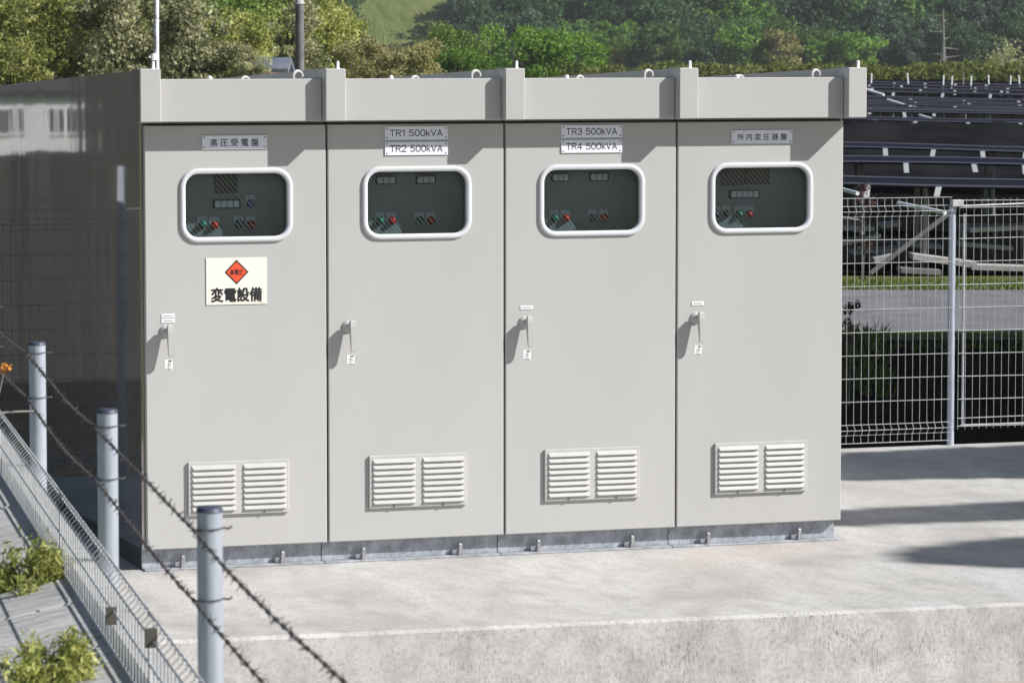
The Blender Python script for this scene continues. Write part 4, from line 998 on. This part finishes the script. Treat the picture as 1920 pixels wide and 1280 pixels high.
# forest on the hillside
far = {
 'dark': make_tree('forest_tree', 31, 1.2, (3.0, 3.0, 3.0), 40, 3600, .46, F['dark'], .2, spread=.36), 'blue': make_tree('forest_tree', 32, 1.4, (2.6, 2.6, 3.3), 36, 3400, .46, F['blue'], .2, spread=.36),
 'mid': make_tree('forest_tree', 33, 1.0, (3.0, 3.0, 2.6), 40, 3600, .44, F['mid'], .2, spread=.34), 'brightf': make_tree('forest_tree', 34, .8, (2.7, 2.7, 2.3), 36, 3400, .40, F['bright'], .18, spread=.34),
 'yellow': make_tree('forest_tree', 35, .8, (2.2, 2.2, 2.3), 34, 3200, .36, F['yellow'], .16, spread=.34)}
labels = {'dark': 'dark green tree among many on the wooded hillside', 'blue': 'bluish dark tree among many on the wooded hillside', 'mid': 'mid green tree among many on the wooded hillside', 'brightf': 'bright green tree among many on the wooded hillside', 'yellow': 'pale yellow-green tree on the wooded hillside'}
rng = np.random.default_rng(41)
def far_put(kind, px, d, s, label=None, sz=1.0, dz=0):
    src = far[kind]; o = src if ('f', kind) not in used else copy_tree(src); used.add(('f', kind))
    p = ld((px - 960) / FPX * d, d); o.location = (p[0], p[1], gz(p) - .4 + dz); o.scale = (s, s, s * sz); o.rotation_euler = (0, 0, rng.uniform(0, 6.28))
    tag(o, label or labels[kind], 'tree', 'trees on the wooded hillside')
for d, s0 in ((381, .72), (385, .9), (389, 1.0), (394, 1.05), (399, 1.1), (405, 1.1), (412, 1.15)):
    px = 560
    while px < 2080:
        px += rng.uniform(48, 78) * s0
        inmeadow = False
        y = 82.7 - (gz(ld((px - 960) / FPX * d, d)) - 2.507) / d * FPX - 30
        lo = 664 + (60 - y) * .25 if y < 60 else 690; hi = 762 + max(0, 52 - y) * 1.55
        if 655 < px < hi + 72: inmeadow = True
        if inmeadow or (px < 700 and d < 394): continue
        r_ = rng.uniform()
        if px < 1000: kd = 'dark' if r_ < .7 else 'blue'
        elif px < 1640: kd = 'mid' if r_ < .42 else ('dark' if r_ < .72 else ('brightf' if r_ < .92 else 'blue'))
        else: kd = 'blue' if r_ < .55 else ('dark' if r_ < .85 else 'mid')
        far_put(kd, px, d + rng.uniform(-1.5, 1.5), s0 * rng.uniform(.75, 1.15), sz=rng.uniform(.85, 1.2))
far_put('yellow', 1462, 374, .95, 'round yellow-tinged tree in front of the wooded hillside'); far_put('brightf', 1392, 375, 1.0, 'round bright green tree beside the yellow-tinged one')
far_put('brightf', 1600, 377, 1.05, 'wide bright green tree above the right end of the canopy', .8); far_put('brightf', 1540, 378, .9, 'bright green tree between the yellow-tinged tree and the canopy end', .8); far_put('mid', 1240, 375, .9, 'mid green tree above the third eye bolt'); far_put('yellow', 1150, 376, .55, 'small pale bush behind the third cabinet'); far_put('yellow', 905, 376, .5, 'pale bush at the foot of the dark trees by the meadow')
# leafless tree trunk standing before the hillside, and a grey bare bush
root = empty('dead_tree', tuple(ld((1766 - 960) / FPX * 366, 366))); b0 = ld((1766 - 960) / FPX * 366, 366); root.location = (b0[0], b0[1], gz(b0)); tag(root, 'tall bare grey tree trunk with stub branches before the hillside', 'tree')
mb = MB(); zt = sight(1764, 18, 366)[2] - gz(b0); mb.tube([(0, 0, -.2), (.03, 0, zt * .5), (-.05, 0, zt)], [.17, .13, .06], 8); mb.tube([(-.55, 0, -.2), (-.2, 0, 1.2), (0, 0, zt * .55)], [.07, .06, .05], 6); mb.tube([(.5, 0, -.2), (.3, 0, 1.0), (.05, 0, zt * .45)], [.07, .06, .05], 6); mb.build('trunk', M['deadwood'], root)
mb = MB()
for (z, dx, dz) in ((.62, -1.0, .1), (.36, 1.3, -.15), (.5, .6, .25), (.25, -.7, .1), (.2, 1.4, .2), (.8, .4, .2), (.72, -.5, .15)): mb.tube([(0, 0, zt * z), (dx * .6, .1, zt * z + dz * .3), (dx * 1.4, .2, zt * z + dz)], [.07, .05, .02], 5)
mb.build('branch', M['deadwood'], root)
p = sight(1895, 100, 175); rt_ = make_tree('bare_bush', 51, .2, (1.5, 1.2, 1.1), 30, 1500, .12, F['pale'], .05, M['deadwood']); rt_.location = (p[0], p[1], p[2] - 1.3); tag(rt_, 'grey half-bare bush above the hedge near the picture edge', 'bush')
# hedge along the far end of the solar field
rng = np.random.default_rng(61); n = 26000
l = rng.uniform(-4, 27, n); hh = 1.58 + np.interp(l, np.linspace(-4, 28, 90), np.random.default_rng(6).normal(0, .09, 90)) + .012 * np.clip(l - 14, 0, 20); dd = rng.uniform(150, 152.4, n); zrel = rng.uniform(0, 1, n) ** .7
P = np.stack([CAM[0] + rt[0] * l + fh[0] * dd, CAM[1] + rt[1] * l + fh[1] * dd, .08 + zrel * hh + rng.normal(0, .05, n)], 1)
O = np.tile(-fh * .5 + np.array([0, 0, .6]), (n, 1)); me = leaf_mesh('hedge', P, O, .17, rng, F['hedge'], .6, tone=np.clip(.40 + np.interp(l, np.linspace(-4, 28, 60), np.random.default_rng(5).normal(0, .16, 60)) + rng.normal(0, .22, n), 0, 1))
o = bpy.data.objects.new('hedge', me); COL.objects.link(o); tag(o, 'long olive-green hedge along the far end of the solar field', 'hedge')
# unseen board wall on the left, added to shape the cabinet side's dark reflection
mb = MB(); rr = random.Random(9); x = -17.0
while x < -.5:
    w_ = rr.uniform(.20, .30); zt = 1.22 + rr.uniform(-.03, .03) + (1.75 if x < -5.45 and x > -9 else 0); mb.box(x, 26.5 + rr.uniform(-.015, .015), -1.7, x + w_ - .012, 26.56, zt); x += w_
mb.box(-17, 26.57, .6, -.5, 26.64, .72); mb.box(-17, 26.57, -.8, -.5, 26.64, -.68)
m = mat('reflection_board_wood', (.07, .065, .06), .8, 0, .2); g = NG(m)
a = g.noise(g.coords((3.0, 1, .16)), 1.1, 7, .65, .3); b = g.noise(g.coords(), .5, 4, .6)
c = g.ramp(a, [(.3, (.040, .038, .035)), (.5, (.066, .062, .056)), (.7, (.105, .099, .09))]); c = g.mix(g.ramp(b, [(.5, 0.0), (.66, .6)]), c, (.055, .062, .040)); g.col(c)
tag(mb.build('reflection_boards', m), 'dark board wall out of view, added for the reflection in the polished cabinet side', 'fence')
# two trees just outside the picture whose crowns shade the pavement and the ditch
def shade_tree(name, x, y, blobs, label, seed, leaf=.22):
    rng = np.random.default_rng(seed); root = empty(name, (x, y, -.3)); tag(root, label, 'tree', 'trees shading the pavement')
    P = []; O = []
    tb = MB(); tb.tube([(0, 0, -.2), (.1, 0, 2.5), (0, .1, 5.0), (0, 0, 7.2)], [.2, .16, .12, .06], 10)
    for (bx, by, bz, rx, ry, rz_, n) in blobs:
        e = rng.normal(size=(n, 3)); e /= np.linalg.norm(e, axis=1)[:, None]; e *= (rng.uniform(.05, 1, n) ** .4)[:, None]; c = np.array([bx, by, bz]); P.append(c + e * (rx, ry, rz_)); O.append(e)
        s_ = np.array([0, 0, min(max(2.5, bz - 1.5), 6.8)]); tb.tube([s_, (s_ + c) / 2 + (0, 0, .3), c], [.09, .06, .02], 6)
    me = leaf_mesh('crown', np.concatenate(P), np.concatenate(O), leaf, rng, F['green'], .7); o = bpy.data.objects.new('crown', me); COL.objects.link(o); o.parent = root; tb.build('trunk', M['bark'], root)
def sh(x, y, t): return (x + 1.52 * t, y - t, 1.356 * t)
def blob(x, y, t, bx, by, rx, ry, rz_, n): a = sh(x, y, t); return (a[0] - bx, a[1] - by, a[2] + .3, rx, ry, rz_, n)
A = (15.2, -2.2)
shade_tree('shade_tree', *A, [blob(6.3, 2.95, 5.4, *A, 2.3, .74, .40, 4600), blob(9.3, 3.0, 5.4, *A, 1.8, .55, .3, 2200), blob(5.4, .80, 6.0, *A, 2.4, .30, .18, 3200), blob(8.2, .7, 6.0, *A, 1.6, .3, .2, 1600), blob(5.15, -.80, 6.3, *A, 1.5, .58, .32, 3000)], 'green tree at the pavement side, outside the picture, shading the slab', 71)
B = (19.5, 1.2)
shade_tree('shade_tree', *B, [blob(8.8, 10.15, 6.2, *B, 3.8, 1.3, .6, 7500), blob(8.0, 7.0, 6.2, *B, 3.4, 1.8, .9, 6000), blob(13.0, 9.0, 6.2, *B, 3.2, 1.6, 1.0, 3500), blob(4.5, 8.5, 6.4, *B, 2.4, 1.3, .8, 3000)], 'green tree at the ditch side, outside the picture, shading the ditch', 72)

# thin summer air between the camera and the hillside
hm = bpy.data.materials.new('haze_air'); hm.use_nodes = True; ht = hm.node_tree
for n_ in list(ht.nodes): ht.nodes.remove(n_)
ho = ht.nodes.new('ShaderNodeOutputMaterial'); hv_ = ht.nodes.new('ShaderNodeVolumePrincipled'); hv_.inputs['Color'].default_value = (.86, .90, .95, 1); hv_.inputs['Density'].default_value = .0002
ht.links.new(hv_.outputs[0], ho.inputs['Volume'])
mb = MB(); mb.box(-720, -520, -4, 820, 920, 78); tag(mb.build('haze', hm), 'thin pale summer haze over the valley', 'haze', kind='stuff')
